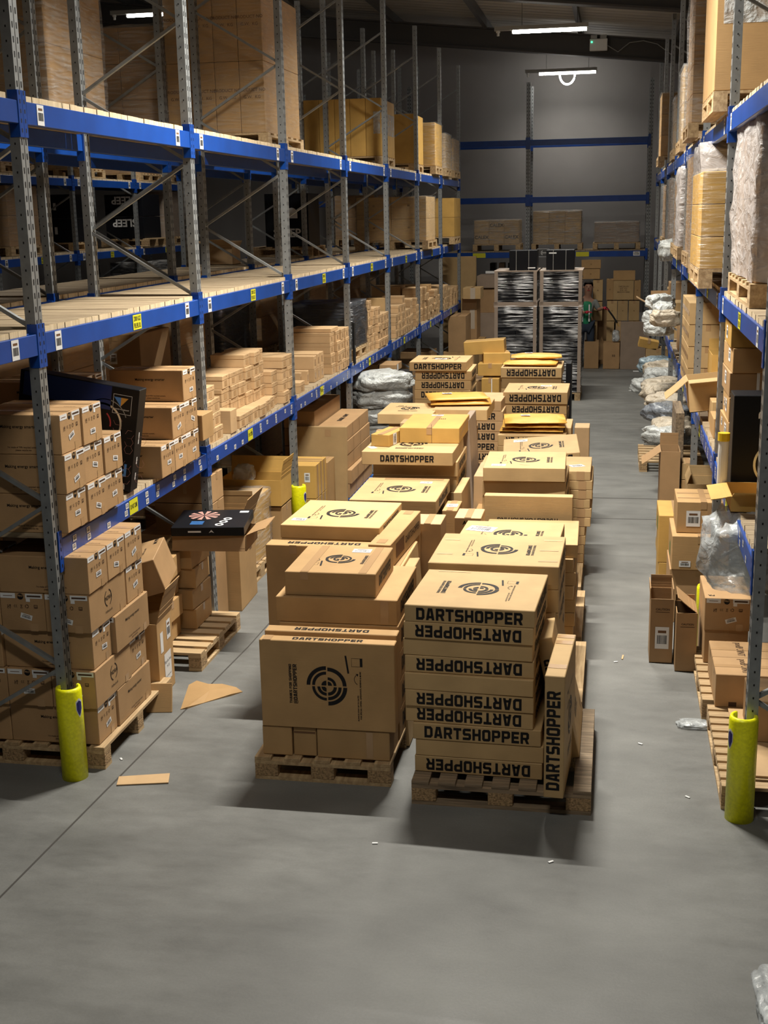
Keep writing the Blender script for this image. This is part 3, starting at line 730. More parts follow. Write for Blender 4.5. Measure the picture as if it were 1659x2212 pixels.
def ibox_long(label, x1, y0, z0, face='logo', h=.244, r=0, group=None):
    return carton(label, x1-IW, y0, z0, IW-.003, IL-.01, h-.002, 'card_brown', group=group, tape=False,
                  dec=[end_print('F', r), logo_print('R') if face == 'logo' else slogan('R', 0), patch('T', .05, IL*.97, 0, 0), patch('R', .05, .05, .2, -h/2+.026)])
# ground stack on its pallet
pallet('wooden pallet under the tall stack of brown cartons behind the left yellow guard', -4.24, 6.62, 0, 1.22, 1.2, 'y', nb=7)
h = .244; z = .146
ibox_end('brown end-printed carton at the bottom front corner of the left ground stack', -3.06, 6.65, z, h, 1)
ibox_long('slogan printed brown carton at the bottom of the left ground stack, aisle side', -3.045, 6.945, z, 'slogan', h, 2)
ibox_end('brown slogan carton in the lowest row behind the left yellow guard', -3.64, 6.65, z, h, 3)
z += h
ibox_long('lower of the two ring-logo cartons in the left ground stack', -3.045, 6.63, z, 'logo', h, 2.2)
ibox_end('brown carton behind the lower ring-logo carton in the ground stack', -3.06, 7.21, z, h, 4)
for i, nm in enumerate(('first', 'second', 'third')): ibox_long(f'brown end-printed carton in the second row of the ground stack, {nm} leftward', -3.335-.29*i, 6.63, z, 'slogan', h, 1.3+i)
z += h
ibox_end('end-printed carton in the third row of the ground stack, set back in shadow', -3.06, 6.655, z, h, 2.6)
ibox_long('slogan carton in the third row of the ground stack, jutting to the aisle', -3.03, 6.95, z, 'slogan', h, 2)
ibox_end('brown slogan carton in the third row behind the left upright', -3.64, 6.63, z, h, 3)
z += h
ibox_long('upper of the two ring-logo cartons in the left ground stack', -3.045, 6.625, z, 'logo', h, 1.8)
ibox_end('brown carton behind the upper ring-logo carton in the ground stack', -3.05, 7.21, z, h, 1.1)
for i, nm in enumerate(('first', 'second', 'third')): ibox_long(f'brown end-printed carton in the fourth row of the ground stack, {nm} leftward', -3.335-.29*i, 6.63, z, 'slogan', h, 2.3+i)
z += h
for i, nm in enumerate(('nearest', 'middle', 'farthest')): ibox_end(f'end-printed carton on top of the left ground stack, {nm} of three', -3.04, 6.625+.292*i, z, h-.012, i*1.7)
ibox_end('brown slogan carton on top of the ground stack, behind the left upright', -3.63, 6.63, z, h, 3)
# lower shelf, nearest bay
zs = 1.499
for r_, cols in enumerate(((0, 1, 2), (0, 1, 2), (0, 1))):
    for c_ in cols:
        ibox_end(f'end-printed carton on the near lower shelf, {NTH[c_]} column, {ORD[r_]} row', -3.14+.01*((c_+r_) % 2), 6.62+.29*c_, zs+.236*r_, r=c_*2+r_*3.1)
for r_ in range(3):
    ibox_end(f'inner slogan carton on the near lower shelf behind the upright, {ORD[r_]} row', -3.73, 6.62, zs+.236*r_, r=r_)
for r_, cols in enumerate(((0, 1, 2), (1, 2), (2,))):
    for c_ in cols:
        ibox_end(f'end-printed carton beside the black printed box on the near shelf, {NTH[c_]} column, {ORD[r_]} row', -3.13, 8.18+.262*c_+(.0 if c_ < 2 else .01), zs+.236*r_, r=c_*1.4+r_*2)
for c_ in range(2):
    for r_ in range(3):
        ibox_end(f'end-printed carton set back behind the black printed box, {"left" if c_ == 0 else "right"} column, {ORD[r_]} row', -3.72, 8.0+.33*c_, zs+.236*r_, r=c_+r_, long_f=(c_ == 0))
# black glossy box with steering wheel print standing between the two groups
o = carton('tall glossy black box with a ring light picture, tilted between brown cartons on the shelf', -4.01, 7.68, 1.58, .84, .13, .70, 'black_carton', rz=0, ry=9.5, tape=False, name='printed_box')
D = (.84, .13, .70)
def pr_(me, u, v, r=0, nm='print', lift=0, f='F'): return decal(o, D, f, me, u, v, r, nm, lift)
g_ = MB(); arc(g_, 0, 0, .125, .138, -70, 200, 30); pr_(g_.mesh('ring', 'chrome'), .18, .09, 0, 'printed_ring')
g_ = MB(); arc(g_, 0, 0, .15, .156, 20, 170, 24); pr_(g_.mesh('ring', 'lamp_case'), .2, .1, 0, 'printed_ring')
g_ = MB(); arc(g_, 0, 0, .085, .095, -10, 50, 10); pr_(g_.mesh('ring', 'red_ink'), .15, .09, 0, 'printed_ring')
pr_(kind_mesh(('rect', .62, .16, 'deep_blue')), -.08, .265, 0, 'printed_panel')
pr_(kind_mesh(('hexes',)), .29, -.02, 0, 'printed_pattern')
pr_(kind_mesh(('frame', .13, .13, .003, 'paper')), .31, .235, 0, 'printed_frame')
g_ = MB(); g_.quad([(-.05, .03, 0), (.05, .03, 0), (0, -.03, 0)]); pr_(g_.mesh('tri', 'glow_blue'), .30, .25, 0, 'printed_wedge')
g_ = MB(); g_.quad([(0, .03, 0), (.05, .03, 0), (0, -.03, 0)]); pr_(g_.mesh('tri', 'orange_ink'), .30, .25, 0, 'printed_wedge', .0006)
pr_(text_mesh('WHITE TO VIBRANT', .008, 'paper', .03), .31, .2, 0, 'printed_lettering')
pr_(text_mesh('PRO', .085, 'glow_blue', .03), .27, -.2, 180, 'printed_lettering')
pr_(text_mesh('um', .055, 'logo_white', .06), .33, -.31, 0, 'printed_lettering')
g_ = MB(); arc(g_, 0, 0, .02, .028, 0, 360, 12); pr_(g_.mesh('ring', 'logo_white'), .12, -.03, 0, 'printed_badge')
for i_, dz in enumerate((-.25, -.14, .0, .03)): pr_(kind_mesh(('rect', .014, .05, 'logo_white')), 0, dz, 0, 'printed_mark', f='R')

# ---- small lidded cartons on the lower shelf
def small_mesh(w, d, h, lid, mat):
    key = ('small', w, d, h, lid, mat)
    if key not in FONTC:
        mb = MB(); mb.box(-w/2, -d/2, 0, w/2, d/2, h-.03); a = mb.mesh('carton', mat, bev=.002)
        mb = MB(); e_ = .0025; mb.box(-w/2-e_, -d/2-e_, h-.042, w/2+e_, d/2+e_, h-.002); b = mb.mesh('lid', mat if not lid else lid, bev=.003)
        FONTC[key] = (a, b)
    return FONTC[key]
def small(label, x1, y0, z0, w=.315, d=.196, h=.115, mat='card_pale', rz=0, detail=True, group='small lidded cartons on the lower left shelf'):
    a, b = small_mesh(w, d, h, None, mat)
    o = put(a, 'lidded_carton', None, (x1-w/2, y0+d/2, z0), (0, 0, math.radians(rz))); tag(o, label, 'carton', group)
    put(b, 'lid', o)
    decal(o, (w, d, h), 'R', kind_mesh(('rect', round(d*.36, 3), round(h*.42, 3), 'tape')), .0, -h*.14, 0, 'printed_square')
    if detail: decal(o, (w, d, h), 'R', kind_mesh(('rect', .03, .004, 'ink_brown')), .02, h*.36, 0, 'printed_line', .0015)
    return o
def stack(n, y0, xb, nm, where, h=.115, step=0, detail=True, mat='card_pale', **k):
    for i in range(n):
        j = rnd.uniform(-.012, .012)
        small(f'small lidded carton, {ORD[i]} in the {nm} stack, {where}', -3.195-xb-(step if i else 0)+j, y0+rnd.uniform(-.004, .004), zs+h*i, h=h, rz=rnd.uniform(-1.5, 1.5), mat=mat, detail=detail, **k)
def series(where, lst, detail=True, h=.115):
    for i, q in enumerate(lst):
        y, n, xb = q[:3]; stack(n, y, xb, NTH[i], where, step=q[3] if len(q) > 3 else 0, detail=detail, h=h)
W2 = 'second bay of the lower left shelf'
series(W2, [(9.46, 3, .02), (9.68, 3, .03), (10.28, 4, .0, .14), (10.49, 4, .0, .14), (10.7, 4, .0, .13), (10.91, 5, .0, .12), (11.12, 5, .0, .1), (11.33, 5, .02, .1), (11.54, 3, .06), (11.76, 4, .0), (11.98, 4, .0)])
small('small lidded carton laid across the first two stacks of the second shelf bay', -3.24, 9.56, zs+.345, w=.33, d=.2)
carton('small carton standing on end between low stacks in the second shelf bay', -3.44, 10.02, zs, .25, .17, .2, 'card_pale', tape=False, dec=[txt('R', 'o', .01, 0, .02)])
carton('brown carton poking out in front of the second left upright', -3.32, 9.02, 1.62, .22, .26, .2, 'card', tape=False, dec=[patch('F', .04, .2, .06, 0), txt('F', 'III', .02, -.08, .03)])
W3 = 'third bay of the lower left shelf'
small('lone small carton just past the third left upright on the lower shelf', -3.2, 12.44, zs, d=.21)
for i, (y, n, xb, w, dd, hh) in enumerate(((12.95, 1, .12, .36, .07, .15), (13.1, 1, .08, .36, .07, .155), (13.3, 2, .05, .4, .13, .145), (13.46, 2, .05, .4, .13, .15), (13.62, 2, .05, .42, .15, .15))):
    for j in range(n): carton(f'flat carton on edge in the third shelf bay, {NTH[i]} from the front, {"upper" if j else "lower"}', -3.2-xb-w, y, zs+hh*j, w, dd, hh, 'card_pale', tape=False, dec=[patch('R', .05, .07, 0, 0, 'tape')])
for i, (y, n) in enumerate(((14.02, 4), (14.24, 4), (14.46, 4), (14.68, 4))):
    stack(n, y, .0 if i else .02, NTH[i+2], W3, h=.12, w=.46, mat='card_pale')
carton('wide flat carton on top of the taller stacks in the third shelf bay', -3.72, 14.05, zs+.48, .5, .38, .045, 'card_pale', tape=False)
W4 = 'fourth bay of the lower left shelf'
series(W4, [(16.42, 6, .05), (16.63, 5, .03), (16.84, 5, .0), (17.05, 4, .0), (17.26, 4, .0), (17.46, 4, .0)], h=.113)
W5 = 'fifth bay of the lower left shelf'
series(W5, [(17.98, 2, .1), (18.25, 3, .0), (18.5, 4, .0), (18.73, 4, -.01), (18.95, 5, .0), (19.2, 3, .0), (19.43, 3, .0), (19.68, 2, .0), (19.95, 4, .05), (20.18, 4, .0), (20.4, 3, .0)], detail=False)
W6 = 'sixth bay of the lower left shelf'
series(W6, [(20.8, 3, .05), (21.05, 5, .05), (21.3, 5, .02), (21.55, 4, .0), (21.8, 3, .0), (22.05, 3, .0), (22.3, 4, .0), (22.6, 4, .0), (22.85, 3, .0)], detail=False)
W7 = 'farthest bay of the lower left shelf'
series(W7, [(23.5, 4, .0), (23.75, 4, .0), (24.0, 4, .0), (24.3, 3, .0), (24.6, 3, .05), (24.9, 3, .0), (25.3, 2, .0), (25.65, 3, .0)], detail=False)
carton('dark flat board-like carton standing across the lower shelf in the fifth bay', -4.05, 17.72, zs, .84, .06, .63, 'card_tan', tape=False)
carton('pale carton stack piece on the sixth bay shelf, behind the small lidded cartons', -4.1, 21.1, zs, .5, .5, .6, 'card_pale')
carton('brown carton at the back of the sixth shelf bay beside the pale one', -3.9, 22.2, zs, .6, .5, .55, 'card')
# dark wrapped load on its pallet in the fourth bay
e = load('dark load in shiny film on a pallet on the lower shelf', -4.05, 15.32, zs, .82, 1.0, .56, (2, 2, 1), 'black_carton', 'film_dark', amp=.03, belly=.03)
load('long dark film wrapped load behind the small cartons on the lower shelf', -5.25, 13.9, zs, .8, 1.1, .58, (2, 1, 1), 'black_carton', 'film_dark', amp=.02)
e = empty('edge_protector', (-3.19, 15.18, zs-.02)); tag(e, 'black vertical post protector strip by the fourth left upright', 'post protector')
mb = MB(); mb.box(-.012, -.02, 0, .012, .06, .52); mb.build('strip', 'black_plastic', parent=e, bev=.003); mb = MB(); mb.box(.012, .0, .2, .02, .03, .23); mb.build('clip', 'galvanised', parent=e)

# ================================================================ middle of the aisle: left file of pallets
def dstack(prefix, x0, y0, z0, n, w, d, h, codes, group=None, mat='card_tan', jx=.012, jy=.01, top=None, side=True, seed=1):
    """codes from the floor up: n normal word, f upside down word, p plain"""
    r = random.Random(seed); o = None
    for i in range(n):
        c = codes[i % len(codes)]; dec = []
        if c == 'n': dec.append(word_front(False, H=min(.075, h*.66), L=.76*w))
        if c == 'f': dec.append(word_front(True, H=min(.075, h*.66), L=.76*w))
        if side: dec.append(word_front(i % 2 == 0, 'R', H=min(.06, h*.6), L=.62*d+.03))
        lab = f'{prefix}, {ORD[i]} in the stack' if i < n-1 else f'{prefix}, topmost of the stack'
        o = carton(lab, x0+r.uniform(-jx, jx), y0+r.uniform(-jy, jy), z0+h*i, w, d, h-.002, mat, rz=r.uniform(-1.2, 1.2), group=group, tape=False, dec=dec+(top or [] if i == n-1 else []))
    return o
pallet('wooden pallet at the front of the left file, under the upright printed carton', -2.065, 6.63, 0, .83, 1.2, 'y', nb=5, name='wooden_pallet')
pallet('wide wooden pallet at the front right, under the tall printed stack', -1.08, 6.44, 0, 1.015, 1.2, 'y', ('pallet_dirty', 'wood_block'), nb=7)
for i, (x0, y0, w) in enumerate(((-2.1, 7.95, .85), (-2.15, 9.25, .9), (-2.2, 10.55, .95), (-2.3, 11.9, 1.0), (-2.35, 13.3, 1.0), (-2.55, 14.9, 1.0), (-2.4, 17.2, 1.0))):
    pallet(f'hidden wooden pallet in the left file, {NTH[i+1]} from the front', x0, y0, 0, w, 1.2, 'y', nb=7, group='pallets under the left file')
for i, y0 in enumerate((7.75, 9.05, 10.35, 11.65, 12.95, 14.3, 15.7)):
    pallet(f'hidden wooden pallet in the right file, {NTH[i+1]} from the front', -1.15-.04*i, y0, 0, 1.0, 1.2, 'y', nb=7, group='pallets under the right file')
T = .146
carton('small brown carton on the pallet under the upright printed carton, leftmost', -2.02, 6.67, T, .18, .3, .185, 'card')
carton('small brown carton on the pallet under the upright printed carton, middle', -1.832, 6.68, T, .14, .3, .18, 'card', dec=[patch('F', .13, .012, 0, .06, 'ink_brown')])
carton('long low brown carton on the pallet under the upright printed carton, right', -1.685, 6.67, T, .44, .3, .185, 'card', dec=[patch('F', .04, .17, .1, 0, 'tape')])
carton('large upright carton with round logo facing the viewer, front of the left file', -2.015, 6.66, T+.187, .81, .085, .545, 'card', tape=False, dec=[panel_print('F', s=1), word_front(False, 'T', .42, .04), patch('T', .05, .08, -.36, 0)])
carton('second upright printed carton right behind the one with the round logo', -2.01, 6.77, T+.187, .8, .1, .565, 'card', tape=False, dec=[word_front(True, 'T', .45, .045)])
for i in range(4): carton(f'large plain brown carton under the wide overhanging carton, {ORD[i]} one', -1.98, 6.99, T+.183*i, .74, .72, .181, 'card', dec=[word_front(False, 'R', .5, .09)])
carton('wide plain carton overhanging the upright ones, second from top near left pile', -2.0, 7.0, T+.732, .755, .75, .16, 'card', tape=False, dec=[word_front(False, 'R', .5, .08), patch('F', .05, .15, .3, 0)])
carton('taped carton with round logo and paper slip on top of the near left pile', -1.945, 7.03, T+.894, .565, .62, .15, 'card', tape=False, dec=[panel_print('T', 180, .8), sticker('T', .1, .2, .12, .08), word_front(False, 'R', .4, .07), patch('T', .05, .6, -.16, 0), patch('T', .05, .6, .2, 0), patch('F', .05, .05, -.16, .05)])
carton('tall upright brown carton behind the near left pile', -2.28, 7.79, T-.14, .78, .14, 1.14, 'card', tape=False, dec=[word_front(True, 'T', .5, .05), patch('F', .05, .06, -.2, .54), txt('F', 'T', .03, .1, .45)])
dstack('plain carton in the second left pile', -2.24, 8.02, T, 9, .68, .74, .11, 'p', seed=4)
carton('carton with round logo and paper slip on top of the second left pile', -2.22, 8.0, T+.99, .70, .76, .095, 'card_tan', tape=False, rz=-2, dec=[panel_print('T', 180), sticker('T', -.26, -.22, .1, .07), word_front(False, 'R', .5, .055)])
carton('long narrow taped carton lying beside the second left pile, perforated edge', -1.535, 7.72, T+.87, .15, .98, .17, 'card', rz=-3, tape=False, dec=[patch('T', .06, .1, 0, -.4), patch('T', .06, .1, 0, .42), patch('R', .25, .1, -.2, 0, 'ink_brown'), txt('R', 'DARTSHOPPER', .05, .2, 0)])
carton('plain carton under the long narrow one beside the second left pile', -1.54, 7.8, T, .17, .95, .865, 'card', tape=False)
carton('thin flat carton standing on edge by the second left pile, inner', -1.365, 7.56, T, .055, .95, .86, 'card_tan', ry=-3, tape=False)
carton('thin flat carton standing on edge by the second left pile, outer and nearer', -1.29, 7.2, T-.14, .075, .95, .98, 'card_tan', ry=-4, tape=False)
carton('small taped carton between the flat cartons and the third left pile', -1.42, 8.75, T, .2, .3, .93, 'card_pale', tape=True)
carton('thin carton on edge between the second and third left piles', -1.2, 8.5, T-.14, .05, .9, .8, 'card_tan', ry=-3, tape=False)
dstack('printed carton in the third left pile', -2.02, 9.3, T, 8, .66, .78, .108, 'p', seed=6)
carton('carton with round logo and slip, worn, on top of the third left pile', -2.02, 9.28, T+.866, .69, .84, .11, 'card_tan', tape=False, dec=[panel_print('T', 180), sticker('T', .17, .25, .1, .07), patch('T', .5, .06, .05, .38, 'tape'), word_front(True, 'R', .5, .06)])
carton('small carton with a white slip beside the third left pile', -1.32, 9.55, T-.14, .12, .35, .98, 'card', dec=[sticker('T', 0, 0, .09, .1)])
carton('thin printed carton leaning low beside the third left pile', -1.30, 8.95, T-.14, .05, .8, .62, 'card_tan', ry=8, tape=False, dec=[word_front(False, 'R', .5, .06, 0, .2)])
dstack('carton in the fourth left pile', -2.05, 10.4, T, 8, .74, .75, .1335, 'p', seed=9)
carton('boldly printed carton overhanging the dark gap in the left file', -2.1, 10.2, T+1.07, .785, .76, .115, 'card_tan', tape=False, dec=[word_front(False, 'F', .46, .056), panel_print('T', 90), patch('T', .06, .1, -.33, -.2, 'paper', 30, 'paper_slip')])
carton('thick taped carton with scuffed side on top of the bold printed carton', -1.84, 10.62, T+1.187, .53, .78, .135, 'card_yellow', tape=True, dec=[patch('F', .2, .003, .02, 0, 'ink_soft', 90), sticker('T', -.02, .3, .11, .06), txt('T', 'IIII', .05, .05, .1, 0, 'ink_brown'), patch('R', .6, .02, 0, .02, 'card_pale', 6)])
carton('small taped carton with a side label beside the thick taped carton', -2.02, 10.42, T+1.187, .17, .42, .105, 'card_yellow', rz=-12, dec=[sticker('R', -.08, 0, .1, .08, 90)])
carton('pale flat carton behind the small taped carton on the left file', -2.1, 10.86, T+1.187, .2, .1, .06, 'card_pale')
for i, (x, y, hh, w) in enumerate(((-1.27, 10.15, 1.0, .07), (-1.2, 10.6, 1.05, .09), (-1.3, 11.3, 1.28, .06), (-1.17, 10.0, .8, .07), (-1.22, 11.5, .9, .12))):
    carton(f'thin carton on edge in the gap between the files, {NTH[i]} going back', x, y, .0 if i != 2 else T, w, .62, hh, ('card_tan', 'card_pale', 'greyboard', 'card', 'card_tan')[i], ry=(-2, 1, -3, 2, 0)[i], tape=False)
dstack('carton in the fifth left pile', -2.2, 12.15, T, 7, .8, .78, .16, 'p', seed=12, mat='card')
carton('low wide carton with round logo at the left of the fifth left pile', -2.3, 12.0, T+1.12, .55, .75, .1, 'card_tan', tape=False, dec=[panel_print('T', 90, .8)])
carton('plain flat carton on the fifth left pile beside the padded mailers', -2.03, 11.75, T+1.12, .5, .6, .055, 'card_pale', tape=True)
carton('carton carrying the padded mailers at the right of the fifth left pile', -1.78, 12.25, T+1.12, .55, .8, .11, 'card_tan', tape=False, dec=[panel_print('T', 90, .7)])
def mailer(label, x, y, z, w, d, h, rz=0, mat='kraft_mailer', slip=True, ry=0):
    bm = bmesh.new(); bmesh.ops.create_cube(bm, size=1); bmesh.ops.subdivide_edges(bm, edges=bm.edges[:], cuts=6, use_grid_fill=True)
    for v in bm.verts:
        a, b = v.co.x*2, v.co.y*2; f = max(.12, (1-a**6)*(1-b**6))
        n_ = noise.noise(Vector((v.co.x*5+x, v.co.y*5+y, v.co.z)))
        v.co = Vector((v.co.x*w, v.co.y*d, (v.co.z*f+.5)*h+n_*h*.25*(v.co.z > 0)))
    me = bpy.data.meshes.new('mailer'); bm.to_mesh(me); bm.free(); me.materials.append(MATS[mat])
    for p in me.polygons: p.use_smooth = True
    o = put(me, 'padded_mailer', None, (x, y, z), (0, math.radians(ry), math.radians(rz))); tag(o, label, 'padded mailer')
    if slip: decal(o, (w, d, h*1.12), 'T', kind_mesh(('label', .1, .07)), -w*.15, d*.1, 4, 'shipping_label')
    return o
mailer('golden padded mailer lying on the fifth left pile, lower of two', -1.55, 12.7, T+1.23, .62, .5, .045, 8, slip=False)
mailer('golden padded mailer lying on top of the fifth left pile with a slip', -1.6, 12.75, T+1.275, .62, .5, .04, 14)
dstack('white-lit printed carton seen end-on past the mailers', -1.98, 14.0, T, 9, .75, .7, .118, 'fpffnffnp', seed=14, mat='card_pale', side=False)
dstack('printed carton in the dark-backed left pile', -2.4, 15.0, T, 11, .69, .73, .116, 'npfpfpnpnff', seed=15)
carton('boldly printed carton with slip on top of the dark-backed left pile', -2.455, 14.95, T+1.28, .70, .72, .112, 'card_tan', tape=False, dec=[word_front(False, 'F', .58, .07), panel_print('T', 0), sticker('T', 0, -.05, .15, .09)])
fb('long taped carton tilted on top of the farthest left pile', 1003, 737, 1090, 765, 17.3, .35, mat='card_yellow', ry=-4, dec=[patch('R', .06, .08, 0, 0, 'ink_brown')])
fb('taped carton under the long tilted one, far left pile', 1040, 763, 1098, 790, 17.2, .35, mat='card_yellow', rz=10)
fb('taped carton in the far left pile, third from its top', 1032, 786, 1085, 812, 17.1, .4, mat='card_yellow')
fb('carton bound with white strapping in the far left pile', 1040, 818, 1078, 850, 17.0, .4, mat='card_yellow', dec=[patch('F', .012, .2, .02, 0, 'paper', 0, 'strap')])
carton('plain carton at the bottom of the far left pile', -2.2, 17.25, T, .95, .8, .85, 'card')

# ---- right file
codes = 'fpnffpfpfn'
r_ = random.Random(5)
for i, c in enumerate(codes):
    off = .045 if i < 3 else 0; dec = []
    if c != 'p': dec.append(word_front(c == 'f', 'F', .6, .07, .0))
    dec.append(word_front(i % 2 == 1, 'R', .5, .06))
    if i == 9: dec += [panel_print('T', 0, 1.0), patch('T', .2, .02, -.2, .33, 'card_pale')]
    nm = f'printed dartboard carton in the front right stack, {ORD[i]} up' if i < 9 else 'topmost carton of the front right stack, round logo on its lid'
    if c == 'p': nm = nm.replace('printed', 'blank-faced')
    carton(nm, -1.115+off+r_.uniform(-.008, .008), 6.55+r_.uniform(-.01, .01), T+.1015*i, .735, .72, .1, 'card_tan', rz=-2.2+r_.uniform(-.9, .9), tape=False, dec=dec)
o = carton('carton standing on end at the pallet corner, bold name reading upward', -.305, 6.33, T, .108, .70, .715, 'card_tan', rz=-3, tape=False,
       dec=[word_front(False, 'F', .58, .074, -.005, -.02, 90), panel_print('R', 90, .9), patch('T', .1, .06, 0, -.2), patch('T', .1, .06, 0, .2), patch('T', .1, .05, 0, .3)])
carton('printed carton leaning against the stack behind the upright one', -.24, 6.86, T, .1, .74, .76, 'card_tan', ry=-13, tape=False, dec=[panel_print('R', 90, 1), word_front(False, 'F', .5, .06, 0, 0, 90), patch('R', .06, .05, .3, -.3, 'card_pale')])
for i in range(7):
    top = i == 6
    carton(f'taped carton in the second right pile, {ORD[i]} up' if not top else 'wide taped carton with round logo on top of the second right pile', -1.10, 7.33, T+.149*i, .81, .73, .147, 'card_tan', rz=-1, tape=False,
       dec=[word_front(False, 'R', .5, .07)]+([panel_print('T', 180, 1.0), patch('T', .12, .03, .33, .25, 'card_pale'), patch('T', .12, .03, .32, 0, 'card_pale'), patch('T', .12, .03, .33, -.25, 'card_pale'), patch('T', .1, .03, -.33, .2, 'card_pale'), patch('T', .1, .03, -.33, -.15, 'card_pale')] if top else []))
for i in range(9):
    top = i == 8
    carton(f'carton in the third right pile, {ORD[i]} up' if not top else 'carton with round logo and large paper sheet, third right pile', -1.05, 8.17, T+.103*i, .715, .72, .101, 'card_tan', rz=-2, tape=False,
       dec=[panel_print('T', 180, 1.0), sticker('T', -.22, .12, .2, .14, -12), patch('T', .06, .04, .3, -.28, 'card_pale')] if top else [])
dstack('carton in the low pile with a bold letter showing', -.965, 8.97, T, 7, .72, .74, .106, 'npfnpfn', seed=21, top=[panel_print('T', 90)])
carton('flat folded carton lying on the low pile with the bold letter', -.86, 9.05, T+.745, .5, .14, .1, 'card_brown', tape=False, dec=[patch('F', .06, .012, -.13, .045, 'card_pale'), patch('F', .06, .012, .12, .045, 'card_pale')])
carton('upside down printed carton standing upright behind the low pile', -1.01, 9.82, T-.14, .715, .1, 1.05, 'card_tan', tape=False, dec=[txt('F', 'THANKS FOR SHOPPING', .03, 0, .33, 180, 'ink', .04, .5), txt('F', '@DARTSHOPPER', .04, 0, .28, 180, 'ink', .04, .5)])
carton('small carton corner sticking up left of the paper-topped carton', -1.15, 9.0, T, .2, .3, .92, 'card_pale', dec=[txt('F', 'ARE', .03, 0, .42, 0, 'ink', .05)])
dstack('plain carton in the fourth right pile', -1.08, 10.3, T, 7, .70, .72, .133, 'p', seed=22)
carton('torn topped carton with round logo on the fourth right pile', -1.075, 10.27, T+.932, .69, .74, .118, 'card_tan', rz=1.5, tape=False, dec=[panel_print('T', 180), sticker('T', -.22, -.26, .12, .08), patch('T', .09, .02, 0, -.23, 'card_pale', -20, 'torn_patch')])
for i in range(10): carton(f'wide taped carton in the broad right pile, {ORD[i]} up' if i < 9 else 'wide carton on top of the broad right pile, paper scrap on it', -1.19+(.0 if i > 4 else -.01)+rnd.uniform(-.01, .01), 11.1, T+.086*i, 1.02 if i > 3 else .98, .7, .084, 'card_tan', tape=False, dec=[patch('F', .07, .08, .42, 0, 'tape')]+([sticker('T', .38, -.1, .13, .1, 25)] if i == 9 else []))
dstack('carton under the tilted upside down printed carton', -1.08, 11.95, T, 6, .72, .72, .125, 'p', seed=23)
carton('tilted carton with upside down bold name on the right file', -1.06, 11.9, T+.77, .745, .74, .105, 'card_tan', rx=4, ry=-4.5, rz=4, tape=False, dec=[word_front(True, 'F', .6, .073), panel_print('T', 180), sticker('T', -.2, .25, .14, .09)])
dstack('carton under the golden mailers on the right file', -1.2, 13.05, T, 7, .72, .74, .12, 'fpfpfpf', seed=24)
for i in range(3): mailer(f'golden padded mailer in the right file, {("lowest", "middle", "topmost")[i]} of three', -.85+.01*i, 13.45, T+.84+.045*i, .68-.01*i, .62, .045, 3*i, mat='kraft_mailer', slip=(i == 2))
carton('thin carton on edge behind the golden mailers on the right', -.5, 13.3, T, .07, .6, .88, 'card_tan', tape=False)
carton('pale small carton on edge right of the golden mailers', -.40, 13.5, T, .16, .3, .85, 'card_pale', tape=False)
dstack('carton under the large flipped-name carton', -1.25, 14.45, T, 8, .72, .74, .12, 'pnfpfnpf', seed=25)
carton('carton with upside down bold name and round logo, sixth right pile', -1.26, 14.42, T+.963, .745, .8, .14, 'card_tan', tape=False, dec=[word_front(True, 'F', .6, .085), panel_print('T', 180), sticker('T', .1, .15, .13, .09)])
dstack('carton in the seventh right pile', -1.42, 15.9, T, 8, .76, .76, .135, 'pfpnfpfp', seed=26)
carton('carton with upside down bold name under the farthest mailers', -1.42, 15.88, T+1.081, .775, .78, .13, 'card_tan', tape=False, dec=[word_front(True, 'F', .62, .085)])
mailer('golden padded mailer on the farthest right pile, nearer one', -1.05, 16.2, T+1.213, .68, .5, .06, -2)
mailer('golden padded mailer on the farthest right pile, rear one', -1.0, 16.42, T+1.27, .66, .42, .06, 4)
fb('dark carton showing right of the sixth right pile', 1222, 785, 1234, 865, 17.2, .4, z0=0, mat='black_carton', tape=False)

# ---- the two tall film wrapped black loads with a black carton on each
for i, (x0, w, nm) in enumerate(((-2.10, .745, 'left'), (-1.30, .73, 'right'))):
    e = load(f'tall black load in glossy film at the aisle end, {nm} of the pair', x0, 22.2, 0, w, 1.05, 1.53, (2, 2, 3), 'black_carton', 'film_painted_glare', amp=.008, inset=.01)
    mb = MB(); mb.box(-w/2-.012, -.53, 1.66, w/2+.012, .53, 1.74); mb.build('cardboard_band', 'corner_paper', parent=e)
    u_ = put(box_mesh(w-.05, 1.0, .52, 'black_carton'), 'carton', e, (0, 0, 1.745)); film_shell(w-.01, 1.04, .55, e, 'film_painted_glare', .012, (0, 0, 1.74), 5+i)
    for sx in (-1, 1):
        for z0_, z1_ in ((.15, 1.66), (1.745, 2.27)):
            mb = MB(); mb.box(sx*(w/2-.03)-.03, -.535, z0_, sx*(w/2-.03)+.03, -.522, z1_); mb.build('corner_board', 'corner_paper', parent=e)
    mb = MB(); mb.box(-w/2-.01, -.53, 2.27, w/2+.01, .53, 2.29); mb.build('top_board', 'corner_paper', parent=e)
    xx = (-1.845, -1.2)[i]
    o = carton(f'black strapped carton on top of the {nm} tall wrapped load', xx, 22.25, 2.292, .485, .5, .345, 'black_carton', tape=False, dec=[patch('F', .008, .345, -.12, 0, 'lamp_case', 0, 'strap'), patch('F', .008, .345, .1, 0, 'lamp_case', 0, 'strap'), patch('F', .13, .022, *((.15, -.13) if i == 0 else (-.13, .12)), 'logo_white', 0, 'printed_lettering')])
